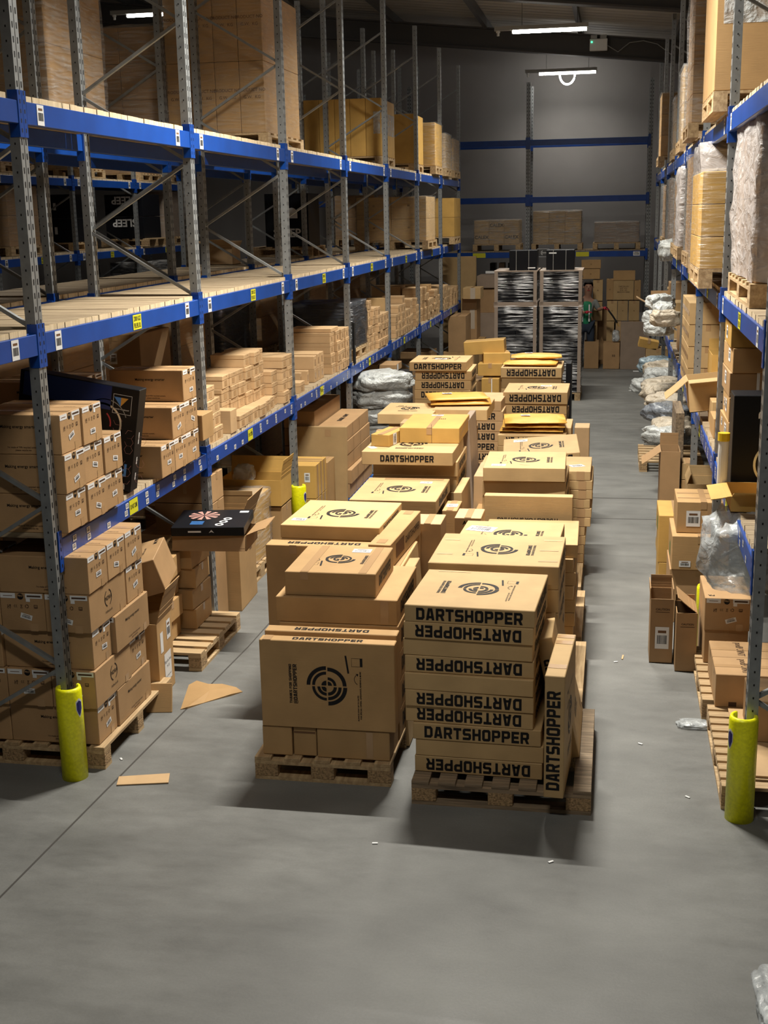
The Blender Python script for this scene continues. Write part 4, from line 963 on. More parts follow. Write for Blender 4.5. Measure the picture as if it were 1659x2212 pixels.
# ================================================================ open cartons, bags
def open_carton(label, x0, y0, z0, w, d, h, mat='card', rz=0, flaps=(), t=.006, dec=(), name='open_carton', rx=0, ry=0):
    """flaps: (side, length, angle from upright, widthfactor)"""
    o_mb = MB()
    o_mb.box(-w/2, -d/2, 0, w/2, d/2, t)
    o_mb.box(-w/2, -d/2, 0, w/2, -d/2+t, h); o_mb.box(-w/2, d/2-t, 0, w/2, d/2, h)
    o_mb.box(-w/2, -d/2+t, 0, -w/2+t, d/2-t, h); o_mb.box(w/2-t, -d/2+t, 0, w/2, d/2-t, h)
    o = o_mb.build(name, mat, loc=(x0+w/2, y0+d/2, z0), rot=(math.radians(rx), math.radians(ry), math.radians(rz))); tag(o, label, 'carton')
    for s, L, a in flaps:
        mb = MB(); wd = (w if s in 'FB' else d)-.01
        n = 5; prev = None
        for i in range(n):       # slightly curled flap
            z0_, z1_ = L*i/n, L*(i+1)/n; c = .02*L
            b = lambda z: c*math.sin(z/L*3.14)
            mb.box(-wd/2, b(z0_), z0_, wd/2, b(z0_)+.005, z1_)
        f = mb.build('flap', mat, parent=o)
        if s == 'F': f.matrix_local = Matrix.Translation((0, -d/2, h)) @ Matrix.Rotation(math.radians(a), 4, 'X')
        if s == 'B': f.matrix_local = Matrix.Translation((0, d/2, h)) @ Matrix.Rotation(math.radians(-a), 4, 'X')
        if s == 'L': f.matrix_local = Matrix.Translation((-w/2, 0, h)) @ Matrix.Rotation(math.radians(-a), 4, 'Y') @ Matrix.Rotation(math.pi/2, 4, 'Z')
        if s == 'R': f.matrix_local = Matrix.Translation((w/2, 0, h)) @ Matrix.Rotation(math.radians(a), 4, 'Y') @ Matrix.Rotation(math.pi/2, 4, 'Z')
    for q in dec: q(o, (w, d, h))
    return o
def bag(label, x, y, z, w, d, h, mat='bag_white', rz=0, seed=0, group=None, amp=.12, cat='bag', name='plastic_bag', p=.55):
    bm = bmesh.new(); bmesh.ops.create_uvsphere(bm, u_segments=36, v_segments=22, radius=1)
    for v in bm.verts:
        c = v.co; q = Vector([math.copysign(abs(k)**p, k) for k in (c.x, c.y)]+[math.copysign(abs(c.z)**.8, c.z)])
        n_ = noise.noise(c*2.2+Vector((seed, 0, 0)))*amp*1.6+noise.noise(c*6+Vector((seed, 3, 0)))*amp*.7+abs(noise.noise(c*13+Vector((seed, 3, 5))))*amp*.4
        q *= 1+n_
        v.co = Vector((q.x*w/2, q.y*d/2, max(-.46*h, q.z*h/2)+h*.46))
    me = bpy.data.meshes.new('bag'); bm.to_mesh(me); bm.free(); me.materials.append(MATS[mat])
    for q in me.polygons: q.use_smooth = True
    o = put(me, name, None, (x, y, z), (0, 0, math.radians(rz))); tag(o, label, cat, group); return o

# ================================================================ ground level, left side
# cartons on the second pallet with the tilted carton and the black dartboard box
pallet('wooden pallet with pale slats beside the leaning piles of long cartons', -4.0, 8.32, 0, 1.03, 1.0, 'x', nb=7, mats=('pallet_x', 'wood_block'))
z = .146
for i in range(4):
    carton(f'worn long carton in the near pile on the slatted pallet, {ORD[i]} up', -3.95+(0, .02, .0, .03)[i], 8.33, z+.165*i, .68, .42, .16, 'card', rz=(2, -1, 3, 4)[i], dec=[sticker('F', .25, 0, .09, .1, -10)] if i == 1 else [])
for i in range(4):
    carton(f'worn long carton in the rear pile on the slatted pallet, {ORD[i]} up', -3.92, 8.84, z+.165*i, .74, .4, .16, 'card', rz=(1, -3, 3, -2)[i])
carton('tilted brown carton with ring logo and white slip on its sloping top', -3.52, 7.86, .72, .46, .40, .26, 'card_brown', rz=6, ry=-16, rx=9, tape=False, dec=[logo_print('T', 1.1, 90, .05, 0), patch('T', .12, .09, -.08, .1, 'paper', 10, 'paper_slip'), txt('T', 'M PR', .03, .18, .15, 90, 'ink')])
open_carton('open carton under the black dartboard box with its flap folded out', -3.32, 8.78, .81, .58, .4, .12, 'card_brown', rz=4, flaps=(('R', .16, 70), ('F', .12, 165)))
o = carton('flat black printed box with dartboard picture lying on an open carton', -3.32, 8.72, .95, .56, .5, .07, 'black_carton', rz=8, rx=2, tape=False, name='printed_box')
D = (.56, .5, .07)
decal(o, D, 'T', kind_mesh(('dart', .12)), -.08, .08, 0, 'printed_dartboard')
for i in range(3):
    g_ = MB(); arc(g_, 0, 0, .018, .034, 0, 360, 14); decal(o, D, 'T', g_.mesh('disc', 'logo_white'), .12-.02*i, -.02-.08*i, 0, 'printed_badge')
decal(o, D, 'T', kind_mesh(('rect', .07, .05, 'logo_white')), .22, .18, 0, 'printed_block')
for i in range(6): decal(o, D, 'T', kind_mesh(('rect', .1, .006, 'glow_blue')), -.1, -.09-.016*i, 0, 'printed_line')
decal(o, D, 'F', kind_mesh(('rect', .1, .014, 'logo_white')), -.1, 0, 0, 'printed_line')
g_ = MB(); g_.quad([(-.02, -.01, 0), (0, .015, 0), (.0, -.002, 0)]); g_.quad([(.0, -.002, 0), (0, .015, 0), (.02, -.01, 0)]); decal(o, D, 'F', g_.mesh('mark', 'logo_white'), .03, 0, 0, 'printed_mark')
# bicycle seat carton
o = open_carton('tall open carton with Bicycle Seat label and raised flaps', -3.60, 7.72, .0, .52, .34, .56, 'card', rz=3, flaps=(('R', .27, 18), ('B', .25, -4), ('L', .2, -10)),
    dec=[patch('R', .15, .21, .03, -.09, 'paper', 0, 'paper_label'), txt('R', 'Bicycle Seat', .022, .03, -.05, 0, 'ink', .02), txt('R', '9-10', .022, .03, -.09, 0, 'ink', .02), txt('R', 'AP-123456-49-01', .012, .03, -.16, 0, 'ink', .02, .12), sticker('R', .08, .17, .08, .14), patch('R', .06, .15, -.08, .12, 'paper', 0, 'paper_label')])
mb = MB(); pts = [P(u, v, z=.004) for u, v in ((390, 1532), (408, 1482), (425, 1470), (450, 1480), (480, 1477), (510, 1487), (524, 1494), (500, 1502), (440, 1518), (405, 1530))]
n_ = len(pts); c_ = sum(pts, Vector())/n_; mb.v = [tuple(c_+Vector((0, 0, .02)))]+[tuple(p+Vector((0, 0, .01*(i % 2)))) for i, p in enumerate(pts)]+[tuple(p-Vector((0, 0, .004))) for p in pts]
for i in range(n_): j = (i+1) % n_; mb.f += [(0, 1+j, 1+i), (1+i, 1+j, 1+n_+j, 1+n_+i)]; mb.m += [0, 0]
tag(mb.build('kraft_paper', 'card'), 'torn sheet of crumpled brown paper lying on the floor by the left stack', 'paper')
carton('torn carton flap standing bent against the bicycle carton foot', -3.1, 7.52, .0, .18, .012, .2, 'card', rx=-20, rz=10, tape=False, name='carton_flap', cat='cardboard piece')
mb = MB(); pts = [P(u, v, z=.003) for u, v in ((252, 1697), (257, 1679), (367, 1672), (364, 1692))]; mb.v = [tuple(p) for p in pts]+[tuple(p+Vector((0, 0, .006))) for p in pts]; mb.f = [(0,3,2,1),(4,5,6,7),(0,1,5,4),(1,2,6,5),(2,3,7,6),(3,0,4,7)]; mb.m = [0]*6
for p_ in mb.v: pass
tag(mb.build('cardboard_strip', 'card_pale'), 'flat strip of pale cardboard lying on the floor near the left guard', 'cardboard piece')
# open carton and film wrapped low load behind
open_carton('open carton with tall raised flaps beside the film covered low load', -3.62, 9.75, .0, .52, .55, .74, 'card', rz=2, flaps=(('R', .26, 22), ('B', .2, -5), ('L', .2, 10)), dec=[txt('R', 'IIIIIII', .03, .1, .1, 0, 'ink_brown')])
e = load('low load under loose clear film on a pallet behind the second left upright', -4.2, 10.36, 0, 1.0, .9, .62, (1, 1, 1), 'card_yellow', 'film', amp=.035)
open_carton('open yellowish carton holding plastic bags, beyond the low wrapped load', -3.75, 11.3, .56, .62, .4, .26, 'card_yellow', flaps=(('R', .2, 12), ('B', .16, 10)))
bag('small grey plastic bag sticking out of the open yellowish carton', -3.55, 11.48, .72, .2, .2, .22, 'bag_clear', seed=3)
carton('plain carton under the open yellowish carton', -3.75, 11.32, .0, .62, .35, .55, 'card', tape=True)
for i in range(2): carton(f'taped yellowish carton beside the left guard, {("lower", "upper")[i]} of two', -3.62, 12.35, .04+.36*i, .58, .5, .355, 'card_yellow', tape=True, dec=[patch('R', .05, .35, 0, 0), patch('R', .05, .35, .15, 0), patch('R', .05, .35, -.15, 0), patch('T', .57, .05, 0, .1, 'tape'), sticker('F', .2, .05, .06, .1)])
carton('narrow taped carton standing by the tall pale panel', -3.2, 13.0, 0, .14, .35, .66, 'card', tape=True)
carton('tall flat pale carton leaning against the stacked long cartons', -3.6, 13.38, .0, .66, .08, .98, 'card_tan', rx=-4, tape=False, dec=[patch('F', .07, .08, .12, .42), patch('T', .6, .03, 0, 0, 'card_pale')])
e = pallet('blue painted pallet under the stack of long brown cartons', -3.85, 13.5, 0, 1.0, 1.38, 'x', ('blue_pallet', 'blue_pallet'), nb=9)
for i in range(5): carton(f'long brown carton on the blue pallet, {ORD[i]} up', -3.25+(.0, .02, -.02, -.02, -.03)[i]-.02, 13.52, .146+.165*i, .34, 1.35, .16, 'card_brown', tape=False, rz=(0, .5, -.6, 0, .4)[i], dec=[patch('R', .015, .16, -.3, 0), patch('R', .015, .16, .1, 0)]+([txt('T', 'FRAGILE  HEAVY', .05, 0, .0, 90, 'ink', .05)] if i == 4 else []))
for i in range(5): carton(f'long dark brown carton in the rear row on the blue pallet, {ORD[i]} up', -3.68, 13.53, .146+.2*i, .36, 1.35, .195, 'card_brown', tape=False, dec=[txt('T', 'THIS WAY UP', .05, 0, 0, 90, 'ink', .05)] if i == 4 else [])
# silver bags
for i in range(6): bag(f'pale silvery plastic sack in the pile by the fourth left upright, {ORD[i]} up', -2.98+(.0, .06, -.02, .03, .0, .03)[i], 15.75, .0+.215*i, .78, .6, .26, 'bag_white', rz=i*9-10, seed=i*3.3, group='silvery sacks by the left rack')
# black plastic crates and cartons on them
for i in range(3):
    o = carton(f'black plastic tote in the stack by the printed carton pile, {ORD[i]} up', -3.6, 17.08, .38*i, .75, .55, .36, 'black_plastic', tape=False, name='plastic_tote', cat='tote')
    decal(o, (.75, .55, .36), 'F', kind_mesh(('rect', .12, .01, 'lamp_case')), .1, .03, 0, 'handle_mark')
for i in range(2): carton(f'small carton with white end label on the black totes, {("left", "right")[i]} one', -3.5+.26*i, 17.1, 1.142, .24, .5, .1, 'card_brown', tape=False, dec=[patch('R', .12, .09, -.1, 0, 'paper', 0, 'paper_label')])
# aisle-end stack of larger cartons at left
fb('large brown taped carton on the floor at the left aisle end', 968, 683, 1006, 735, 24.6, .9, mat='card_brown', z0=.6)
carton('brown carton under the large one at the left aisle end', -3.35, 24.6, 0, .62, .9, .6, 'card')
fb('brown carton wrapped with clear strip, left aisle end', 998, 645, 1030, 684, 25.6, .7, z0=.75, mat='card_brown', dec=[patch('F', .1, .4, .06, 0, 'tape_clear')])
fb('carton with drooping lower flap and clear tape on top of the left end pile', 1000, 622, 1038, 646, 25.4, .6, mat='card_tan', dec=[patch('F', .1, .22, .02, 0, 'tape_clear')])
carton('hidden carton supporting the pile at the left aisle end', -3.15, 25.6, 0, .5, .6, .75, 'card')
fb('tall pale cardboard sheet carton standing at the left aisle end', 948, 556, 992, 620, 26.9, .12, z0=0, mat='card_tan', tape=False)
fb('second tall pale cardboard sheet carton, right of the rack end', 993, 554, 1028, 618, 26.8, .12, z0=0, mat='card_tan', tape=False)
for i, (u0, v0, u1, v1, z0) in enumerate(((1030, 596, 1070, 664, 1.75), (1028, 676, 1070, 740, .5))):
    fb(f'film wrapped brown carton behind the left tall black load, {("upper", "lower")[i]}', u0, v0, u1, v1, 26.4, .9, z0=z0, mat='greyboard', tape=False, dec=[patch('F', .22, .05, .1, .2, 'paper', 0, 'paper_label')] if i == 0 else [])
carton('dark carton low in the pile behind the left tall black load', -2.9, 26.4, 0, .8, .9, .5, 'card_brown')
carton('brown carton between the two wrapped ones behind the left tall load', -2.9, 26.45, 1.23, .75, .8, .5, 'card_brown')

# rear-left rack loads at ground, lower shelf and middle level, seen through the front rack
def br(label, x, y, z, w, d, h, grid=(2, 1, 2), mat='card_brown', film='film_thin', **k): return load(label, x, y, z, w, d, h, grid, mat, film, **k)
W_ = 'seen through the left rack'
br('brown film wrapped load on the rear rack shelf nearest the viewer, low level', -5.3, 7.0, 1.5, .86, 1.1, .75)
br('brown film wrapped load, second on the low level of the rear rack', -5.3, 8.25, 1.5, .86, .95, .8, grid=(1, 1, 1))
br('taller brown wrapped load on the low level of the rear rack past the second frame', -5.3, 9.5, 1.5, .86, 1.1, .85)
carton('brown carton with white labels on the rear rack low level', -4.85, 11.0, 1.5, .5, .8, .75, 'card_brown', dec=[sticker('F', -.02, .15, .07, .1), sticker('F', -.02, .02, .07, .1)])
for i in range(4): carton(f'golden yellow carton on the rear rack low level, {ORD[i]} up', -5.25, 10.7, 1.5+.2*i, .36, .4, .195, 'card_yellow', tape=True)
o = carton('shallow carton with a bright green edge on the second left bay back', -4.9, 10.66, 1.5, .3, .03, .1, 'green', tape=False, name='green_tray', cat='tray')
for i, y in enumerate((12.4, 15.5, 18.2, 20.9, 23.6)):
    br(f'brown wrapped load on the rear rack low level, {NTH[i]} past the dark load', -5.3, y, 1.5, .86, 1.1, .7+.1*(i % 2), group='loads on the rear rack low level')
for i, y in enumerate((7.2, 9.6, 12.4, 15.2)):
    br(f'dark brown load at floor level under the rear rack, {NTH[i]} back', -5.3, y, 0, .86, 1.15, 1.0, group='loads under the rear rack')
for i, (y, hh) in enumerate(((9.7, .62), (15.0, .8), (18.2, .9), (20.9, .8), (23.6, .7))):
    carton(f'large brown carton standing under the left rack in shadow, {NTH[i]} back', -4.05, y, 0, .6, .8, hh, 'card_brown', group='cartons in shadow under the left rack')
for i in range(2):
    carton(f'string tied brown carton under the beam just past the second left upright, {("lower", "upper")[i]}', -3.7, 9.45, .78+.24*i, .5, .3, .235, 'card_brown', dec=[patch('F', .03, .08, .02, 0, 'card_pale')])
carton('plain dark carton carrying the string-tied cartons under the second left bay', -3.75, 9.45, 0, .55, .28, .78, 'card_brown')
# the big black sleep carton on the middle level
def black_box(label, x, y, z, w, d, h, flip=False, logo=True):
    o = carton(label, x, y, z, w, d, h, 'black_carton', tape=False)
    if logo:
        g = MB(); arc(g, -w*.12, 0, 0, w*.13, 0, 180, 10); arc(g, w*.12, 0, 0, w*.13, 0, 180, 10); g.quad([(-w*.25, -w*.1, 0), (-w*.03, -w*.1, 0), (-.02*w, 0, 0), (-w*.25, 0, 0)]); g.quad([(w*.03, -w*.1, 0), (w*.25, -w*.1, 0), (w*.25, 0, 0), (w*.02, 0, 0)])
        decal(o, (w, d, h), 'F', g.mesh('mark', 'logo_white'), 0, .12*h if not flip else -.12*h, 180 if flip else 0, 'printed_mark')
    decal(o, (w, d, h), 'F', text_mesh('SLEEP', .11*w/.6, 'logo_white', .04), 0, -.25*h if not flip else (.25*h), 180 if flip else 0, 'printed_lettering')
    return o
a = P(575, 530, y=18.15); pallet('pale pallet under the large black carton on the rear rack', -5.3, 18.1, 2.715, .9, .9, 'y', nb=5)
black_box('large black carton with a pale rounded shape over white lettering', a.x, 18.15, 2.86, P(668, 530, y=18.15).x-a.x, .7, .76)
# distant left rack: black cartons with upside down lettering
for i in range(2):
    a, b = P(228, 470, y=23.1), P(310, 470, y=23.1)
    black_box(f'black carton with upside down white lettering far left, {("lower", "upper")[i]} of two', a.x, 23.1, 2.93+.42*i, b.x-a.x, .9, .41, True, False)
mini = load('plain black cartons on a pallet on the distant left rack, nearest frame edge', -9.9, 20.3, 2.79, .8, 1.0, .8, (2, 1, 2), 'black_carton', None, dec=lambda c, dm, i, k: decal(c, dm, 'F', kind_mesh(('rect', .05, .12, 'logo_white')), -.1, 0, 0, 'label'))
pallet('pale pallet under the black cartons on the distant left rack', -9.75, 23.0, 2.79, .95, 1.0, 'y', nb=5)
for i, (x, y, z, mt) in enumerate(((-9.8, 20.4, 4.01, 'card_tan'), (-9.8, 23.2, 4.01, 'card_brown'), (-9.8, 17.6, 4.01, 'card_brown'), (-9.8, 17.7, 2.79, 'card_brown'), (-9.8, 24.4, 2.79, 'greyboard'))):
    br(f'wrapped load on the distant left rack, {NTH[i]} of its row, {"upper" if z > 3 else "lower"} level', x, y, z, .86, 1.1, .9, mat=mt, group='loads on the distant left rack')
open_carton('open carton with splayed flaps on the rear rack middle level', -5.1, 15.3, 2.715, .35, .35, .22, 'card_pale', flaps=(('F', .14, 50), ('B', .14, 60), ('L', .12, 50)))
load('film wrapped dark goods low on the distant left rack', -8.6-1.0, 22.9, 1.55, .9, 1.1, .8, (1, 1, 1), 'black_carton', 'film', pallet_on=True)

# ================================================================ loads on the top and middle levels, left rack
def txdec(lines, mat='ink_soft'):
    def f(c, dm, i, k):
        if k == 1 or True:
            for j, (t, dv) in enumerate(lines): decal(c, dm, 'F', text_mesh(t, .03, mat, .02), 0, dv*dm[2], 0, 'printed_lettering')
    return f
load('tall film wrapped load of brown cartons on the top left level', -4.46, 12.32, 3.965, 1.06, 1.45, 1.35, (4, 1, 2), 'card', 'film_thin', dec=txdec((('PRODUCT NO', .1), ('G.W.  KG', 0)), 'ink_brown'), amp=.015)
load('film wrapped brown load on the rear rack top level behind the brace', -5.3, 12.2, 3.965, .88, 1.2, 1.02, (2, 1, 3), 'card_brown', 'film', amp=.02, belly=.04)
load('nearest film wrapped load on the rear rack top level, upper left', -5.3, 9.6, 3.965, .9, 1.2, 1.1, (2, 1, 2), 'card', 'film', amp=.02)
load('film wrapped load at the far upper left behind the first frame', -5.3, 7.0, 3.965, .9, 1.1, 1.0, (2, 1, 2), 'card', 'film', amp=.02)
load('row of six tall brown cartons on a pallet, top left level, film on one corner', -4.66, 18.0, 3.965, 1.35, 1.1, .79, (6, 1, 1), 'card_yellow', None, inset=.0, dec=lambda c, dm, i, k: [decal(c, dm, 'F', kind_mesh(('rect', .1, .3, 'bag_clear')), .05, .06, 0, 'film_band'), decal(c, dm, 'R', kind_mesh(('rect', 1.04, .3, 'bag_clear')), 0, .06, 0, 'film_band')] if i == 5 else None)
load('golden brown tall carton load fifth bay, top left level', -4.35, 20.9, 3.965, 1.05, 1.0, .78, (1, 1, 1), 'card_yellow', None, inset=.0)
load('golden carton load with film band behind it, top left level', -4.1, 22.15, 3.965, .98, .9, .72, (2, 1, 1), 'card_yellow', 'film_thin', inset=.01)
load('brown carton load with clear film, sixth bay top left level', -4.1, 23.5, 3.965, .98, .9, .62, (2, 2, 2), 'card_tan', 'film', inset=.02)
load('narrow wrapped carton load at the far end of the top left level', -4.1, 24.9, 3.965, .96, .95, .6, (2, 1, 1), 'card_tan', 'film', inset=.02)
load('wide film wrapped carton load on the middle left level', -4.35, 21.0, 2.715, 1.25, 1.1, .72, (2, 1, 2), 'card_tan', 'film_thin', dec=txdec((('IIII', .1),)), amp=.01)
load('two high carton load at the far end of the middle left level', -4.0, 24.1, 2.715, .95, 1.0, .72, (2, 1, 2), 'card_yellow', None, inset=.0)
load('dim brown load on the rear rack middle level, far part', -5.3, 23.6, 2.715, .88, 1.1, .8, (2, 1, 2), 'card_brown', 'film_thin')
load('pale grey wrapped load on the rear rack middle level', -9.8, 24.45, 4.01, .88, 1.0, .8, (3, 1, 1), 'greyboard', 'film_thin')

# ================================================================ right rack loads
load('huge brown carton load with shiny film band, top right level', .655, 9.55, 3.965, 1.2, 1.2, 1.6, (1, 1, 1), 'card', None, inset=.0, dec=lambda c, dm, i, k: [decal(c, dm, 'F', text_mesh(t, .042, 'ink_brown', .02), .02, v, 0, 'printed_lettering') for t, v in (('MEAS: 62x47x32CM', -.42), ('N.W: 34.4 KG', -.5), ('G.W: 32.2 KG', -.58), ('MADE IN CHINA', -.66), ('MEAS: 62x47x32CM', .14), ('14.4 KG', .06))]+[decal(c, dm, 'F', kind_mesh(('rect', 1.1, .42, 'bag_clear')), .0, -.14, 0, 'film_band')])
load('tall narrow load of film wrapped cartons on the top right level', .66, 12.9, 3.965, .95, 1.1, 1.35, (2, 1, 5), 'card', 'film', amp=.015, dec=None)
load('film wrapped load behind the tall narrow one, top right level', .72, 15.9, 3.965, .9, 1.1, .85, (2, 2, 2), 'card_tan', 'film')
load('brown load with a clear edge at the far end of the top right level', .62, 20.75, 3.965, .95, 1.0, .95, (2, 1, 3), 'card', 'film_thin')
load('second far load on the top right level', .74, 18.3, 3.965, .9, 1.0, .7, (2, 1, 2), 'card_tan', 'film')
load('load in milky loose film on the middle right level, nearest', .78, 7.65, 2.715, 1.0, 1.5, .98, (1, 2, 2), 'card_brown', 'film_milky', amp=.03, belly=.03)
load('short stack of pale cartons on pallet beside the milky wrapped load', .98, 7.05, 2.715, .9, .55, .52, (3, 1, 1), 'card_pale', 'film_thin', inset=.0)
load('brown carton load with shrink wrapped middle on the middle right level', .605, 9.6, 2.715, 1.0, 1.2, .70, (2, 1, 3), 'card_yellow', 'film_thin', amp=.012, inset=.0)
for i, (x, y, hh, fm) in enumerate(((.66, 10.95, .95, 'film_milky'), (.7, 13.0, .95, 'film'), (.7, 15.15, .9, 'film_milky'), (.72, 16.45, .8, 'film'), (.72, 18.4, .85, 'film'), (.72, 20.75, .8, 'film'))):
    load(f'film wrapped load on the middle right level, {NTH[i+1]} from the near brown carton load', x, y, 2.715, .92, 1.1, hh, (2, 1, 2), ('greyboard', 'card_brown')[i % 2], fm, amp=.025, group='wrapped loads on the middle right level')
bag('crumpled white film bundle hanging off the middle right beam', .70, 17.8, 2.6, .25, .5, .3, 'bag_white', seed=8)

# ---- right rack lower shelf
zs2 = 1.499
lb = lambda u, v: sticker('L', u, v, .12, .09)
ys_ = 8.72
carton('open topped carton lowest in the labelled carton column on the right shelf', .80, ys_, zs2, .42, .62, .2, 'card', dec=[lb(0, 0)])
zc = zs2+.2
for i, (hh, mt, nm, dec) in enumerate(((.16, 'card', 'labelled taped carton second up in the right shelf column', [lb(.1, 0), sticker('L', -.15, .02, .07, .06)]), (.17, 'card', 'labelled carton in the middle of the right shelf column', [lb(.05, 0), sticker('L', -.12, 0, .07, .06)]),
      (.17, 'card_brown', 'carton with white strapping in the right shelf column', [patch('F', .02, .17, -.02, 0, 'paper', 0, 'strap'), patch('F', .4, .012, 0, -.06, 'paper', 0, 'strap'), patch('T', .02, .6, -.02, 0, 'paper', 0, 'strap'), lb(0, .02)]),
      (.17, 'card', 'creased brown carton below the yellow taped one on the right shelf', [lb(.1, .02)]), (.16, 'card_yellow', 'carton with yellow tape topping the right shelf column', [patch('F', .4, .03, 0, .06, 'yellow_tape'), lb(-.05, 0), patch('T', .03, .6, -.19, 0, 'yellow_tape')]))):
    carton(nm, .785+.008*(i % 2), ys_+(.0, .01, .02, 0, .0)[i], zc, .42, .6, hh-.002, mt, dec=dec, rz=(1, -1, 0, 1, -1)[i]); zc += hh
o = carton('tall black box with picture turned upside down, on the right shelf', .757, 8.05, zs2+.002, .5, .25, .64, 'black_carton', tape=False, name='printed_box', dec=[txt('F', 'NAU', .045, -.03, .2, 180, 'logo_white', .04), patch('F', .16, .03, .0, .25, 'deep_blue')])
g_ = MB(); arc(g_, 0, 0, .13, .145, 120, 235, 16); decal(o, (.5, .25, .64), 'F', g_.mesh('ring', 'chrome'), .03, -.12, 0, 'printed_ring')
g_ = MB(); g_.tube([(0, 0, 0), (0, 0, .28), (.003, 0, .36)], .033, 14); g_.tube([(0, 0, .36), (0, 0, .41)], .038, 14, 1)
o = g_.build('foam_roll', 'white_plastic', 'yellow_tape', loc=(.70, 8.0, 1.50)); tag(o, 'white foam roll with yellow tape at its top, standing on the right shelf edge', 'foam roll')
open_carton('shallow open carton on the right shelf with its flap over the beam', .72, 7.55, zs2, .45, .42, .10, 'card_yellow', flaps=(('L', .12, 100), ('F', .12, 70)))
for i, (y, x, w, d, hh, mt) in enumerate(((10.1, .8, .3, .4, .16, 'card'), (10.6, .82, .35, .4, .22, 'card_tan'), (11.2, .85, .3, .4, .3, 'card'))):
    carton(f'small carton on the right shelf behind the labelled column, {NTH[i]} back', x, y, zs2, w, d, hh, mt)
open_carton('open carton tipping a flap over the right shelf edge', .66, 10.9, zs2+.1, .4, .4, .28, 'card_tan', flaps=(('L', .24, 125), ('F', .1, 100)), ry=-6)
open_carton('open topped tall carton behind the tipping one on the right shelf', .88, 11.6, zs2, .5, .5, .5, 'card_yellow', flaps=(('B', .1, 5),))
for i in range(4):
    for j in range(3): carton(f'plain carton in the wall of cartons on the right shelf, {NTH[j]} column, {ORD[i]} row', .74, 12.9+.44*j, zs2+.22*i, .38, .43, .215, 'card_tan', dec=[patch('L', .42, .05, 0, 0)])
for i in range(5): carton(f'brown carton beside the carton wall on the right shelf, {ORD[i]} up', 1.14, 12.3, zs2+.19*i, .5, .6, .14, ('card_brown', 'card')[i % 2], tape=False)
for i, (y, hh) in enumerate(((15.2, .6), (16.4, .4), (18.2, .5), (19.6, .7), (21.5, .5))): carton(f'mixed carton further along the right shelf, {NTH[i]} back', .82, y, zs2, .6, .6, hh, ('card_tan', 'card_brown')[i % 2])
for i, (u, v, y) in enumerate(((1428, 672, 15.6), (1412, 690, 16.5), (1416, 712, 16.4), (1432, 690, 15.2), (1420, 655, 16.0))):
    p = P(u, v, y=y); bag(f'pale plastic bundle spilling off the right shelf, {NTH[i]} of the cluster', p.x+.03, y, p.z-.08, .26, .34, .2, ('bag_white', 'bag_beige')[i == 3], rz=i*30, seed=i*2.2, group='pale bundles on the right shelf')
q_ = P(1378, 735, y=22.2); q2 = P(1408, 753, y=22.2)
carton('small carton jutting tilted towards the aisle at the far right, on another carton', q_.x, 22.2, q2.z, q2.x-q_.x+.1, .4, q_.z-q2.z, 'card_yellow', ry=12)
carton('carton under the tilted jutting one at the far right', q2.x-.1, 22.2, 0, .4, .4, q2.z, 'card_tan')
open_carton('opened carton with raised flap sticking out of the far right rack', .55, 19.8, 1.55, .4, .4, .3, 'card_pale', flaps=(('L', .25, 60), ('B', .2, 10)))

# ---- right rack floor
pallet('worn wooden pallet with many slats behind the near right guard', .655, 6.62, 0, 1.0, 1.2, 'x', ('pallet_x', 'wood_block'), nb=11, bw=.08)
pallet('second wooden pallet behind the first at the right, under the printed cartons', .63, 7.9, 0, 1.0, 1.05, 'x', ('pallet_x', 'wood_block'), nb=8)
carton('flat board lying on the near right pallet', .78, 6.75, .146, .8, 1.0, .012, 'card_pale', tape=False, cat='cardboard piece', name='cardboard_sheet')
for i in range(2): carton(f'brown carton with handwritten-style pod print on its lid, {("nearer", "farther")[i]} one', .70, 7.78+.33*i, .146, .62, .325, .225, 'card_brown', tape=True, dec=[txt('T', 'podPOINT', .05, -.12, 0, -90, 'ink_soft', .0, .26), txt('T', 'podPOINT', .05, .15, 0, -90, 'ink_soft', .0, .26), sticker('F', .12, .03, .14, .13), patch('F', .05, .03, -.2, -.09, 'ink_soft')])
carton('brown carton at the right edge of the near right pallet', .86, 7.22, .16, .5, .4, .26, 'card_brown', dec=[patch('T', .1, .02, -.05, .1, 'ink_soft')])
carton('dark brown carton under the carton with ring logo on the right floor', .68, 8.98, .0, .3, .25, .40, 'card_brown')
o = carton('brown carton with ring logo on top and labelled end, right floor', .672, 8.56, .405, .315, .56, .236, 'card_brown', tape=False, dec=[end_print('F', .8), logo_print('T', 1.0, 180, .02, .05), txt('T', 'PR', .03, -.11, -.22, 180, 'ink')])
carton('brown carton supporting the ring logo carton, right floor', .68, 8.60, .0+.146, .3, .36, .258, 'card_brown')
open_carton('tall narrow open carton with caution print and white label', .315, 8.94, 0, .165, .3, .50, 'card_brown', flaps=(('B', .1, 0), ('L', .08, 0), ('R', .08, 0)), dec=[sticker('F', .005, -.05, .1, .17), txt('F', 'CAUTION', .016, .005, .17, 0, 'ink_soft', .03), patch('F', .1, .004, .005, .15, 'ink_soft'), ])
open_carton('second tall narrow open carton with caution print, no label', .495, 8.78, 0, .148, .3, .45, 'card_brown', flaps=(('R', .18, -50), ('B', .05, 0)), dec=[txt('F', 'CAUTION', .014, .005, .14, 0, 'ink_soft', .03), patch('F', .1, .004, .005, .12, 'ink_soft')])
carton('taped carton with white label on top of the right floor pile', .534, 10.0, .74, .42, .5, .255, 'card', dec=[sticker('F', -.08, -.01, .11, .13), patch('F', .06, .1, .06, .06), patch('T', .4, .03, 0, .08, 'tape'), patch('T', .4, .03, 0, -.1, 'tape')])
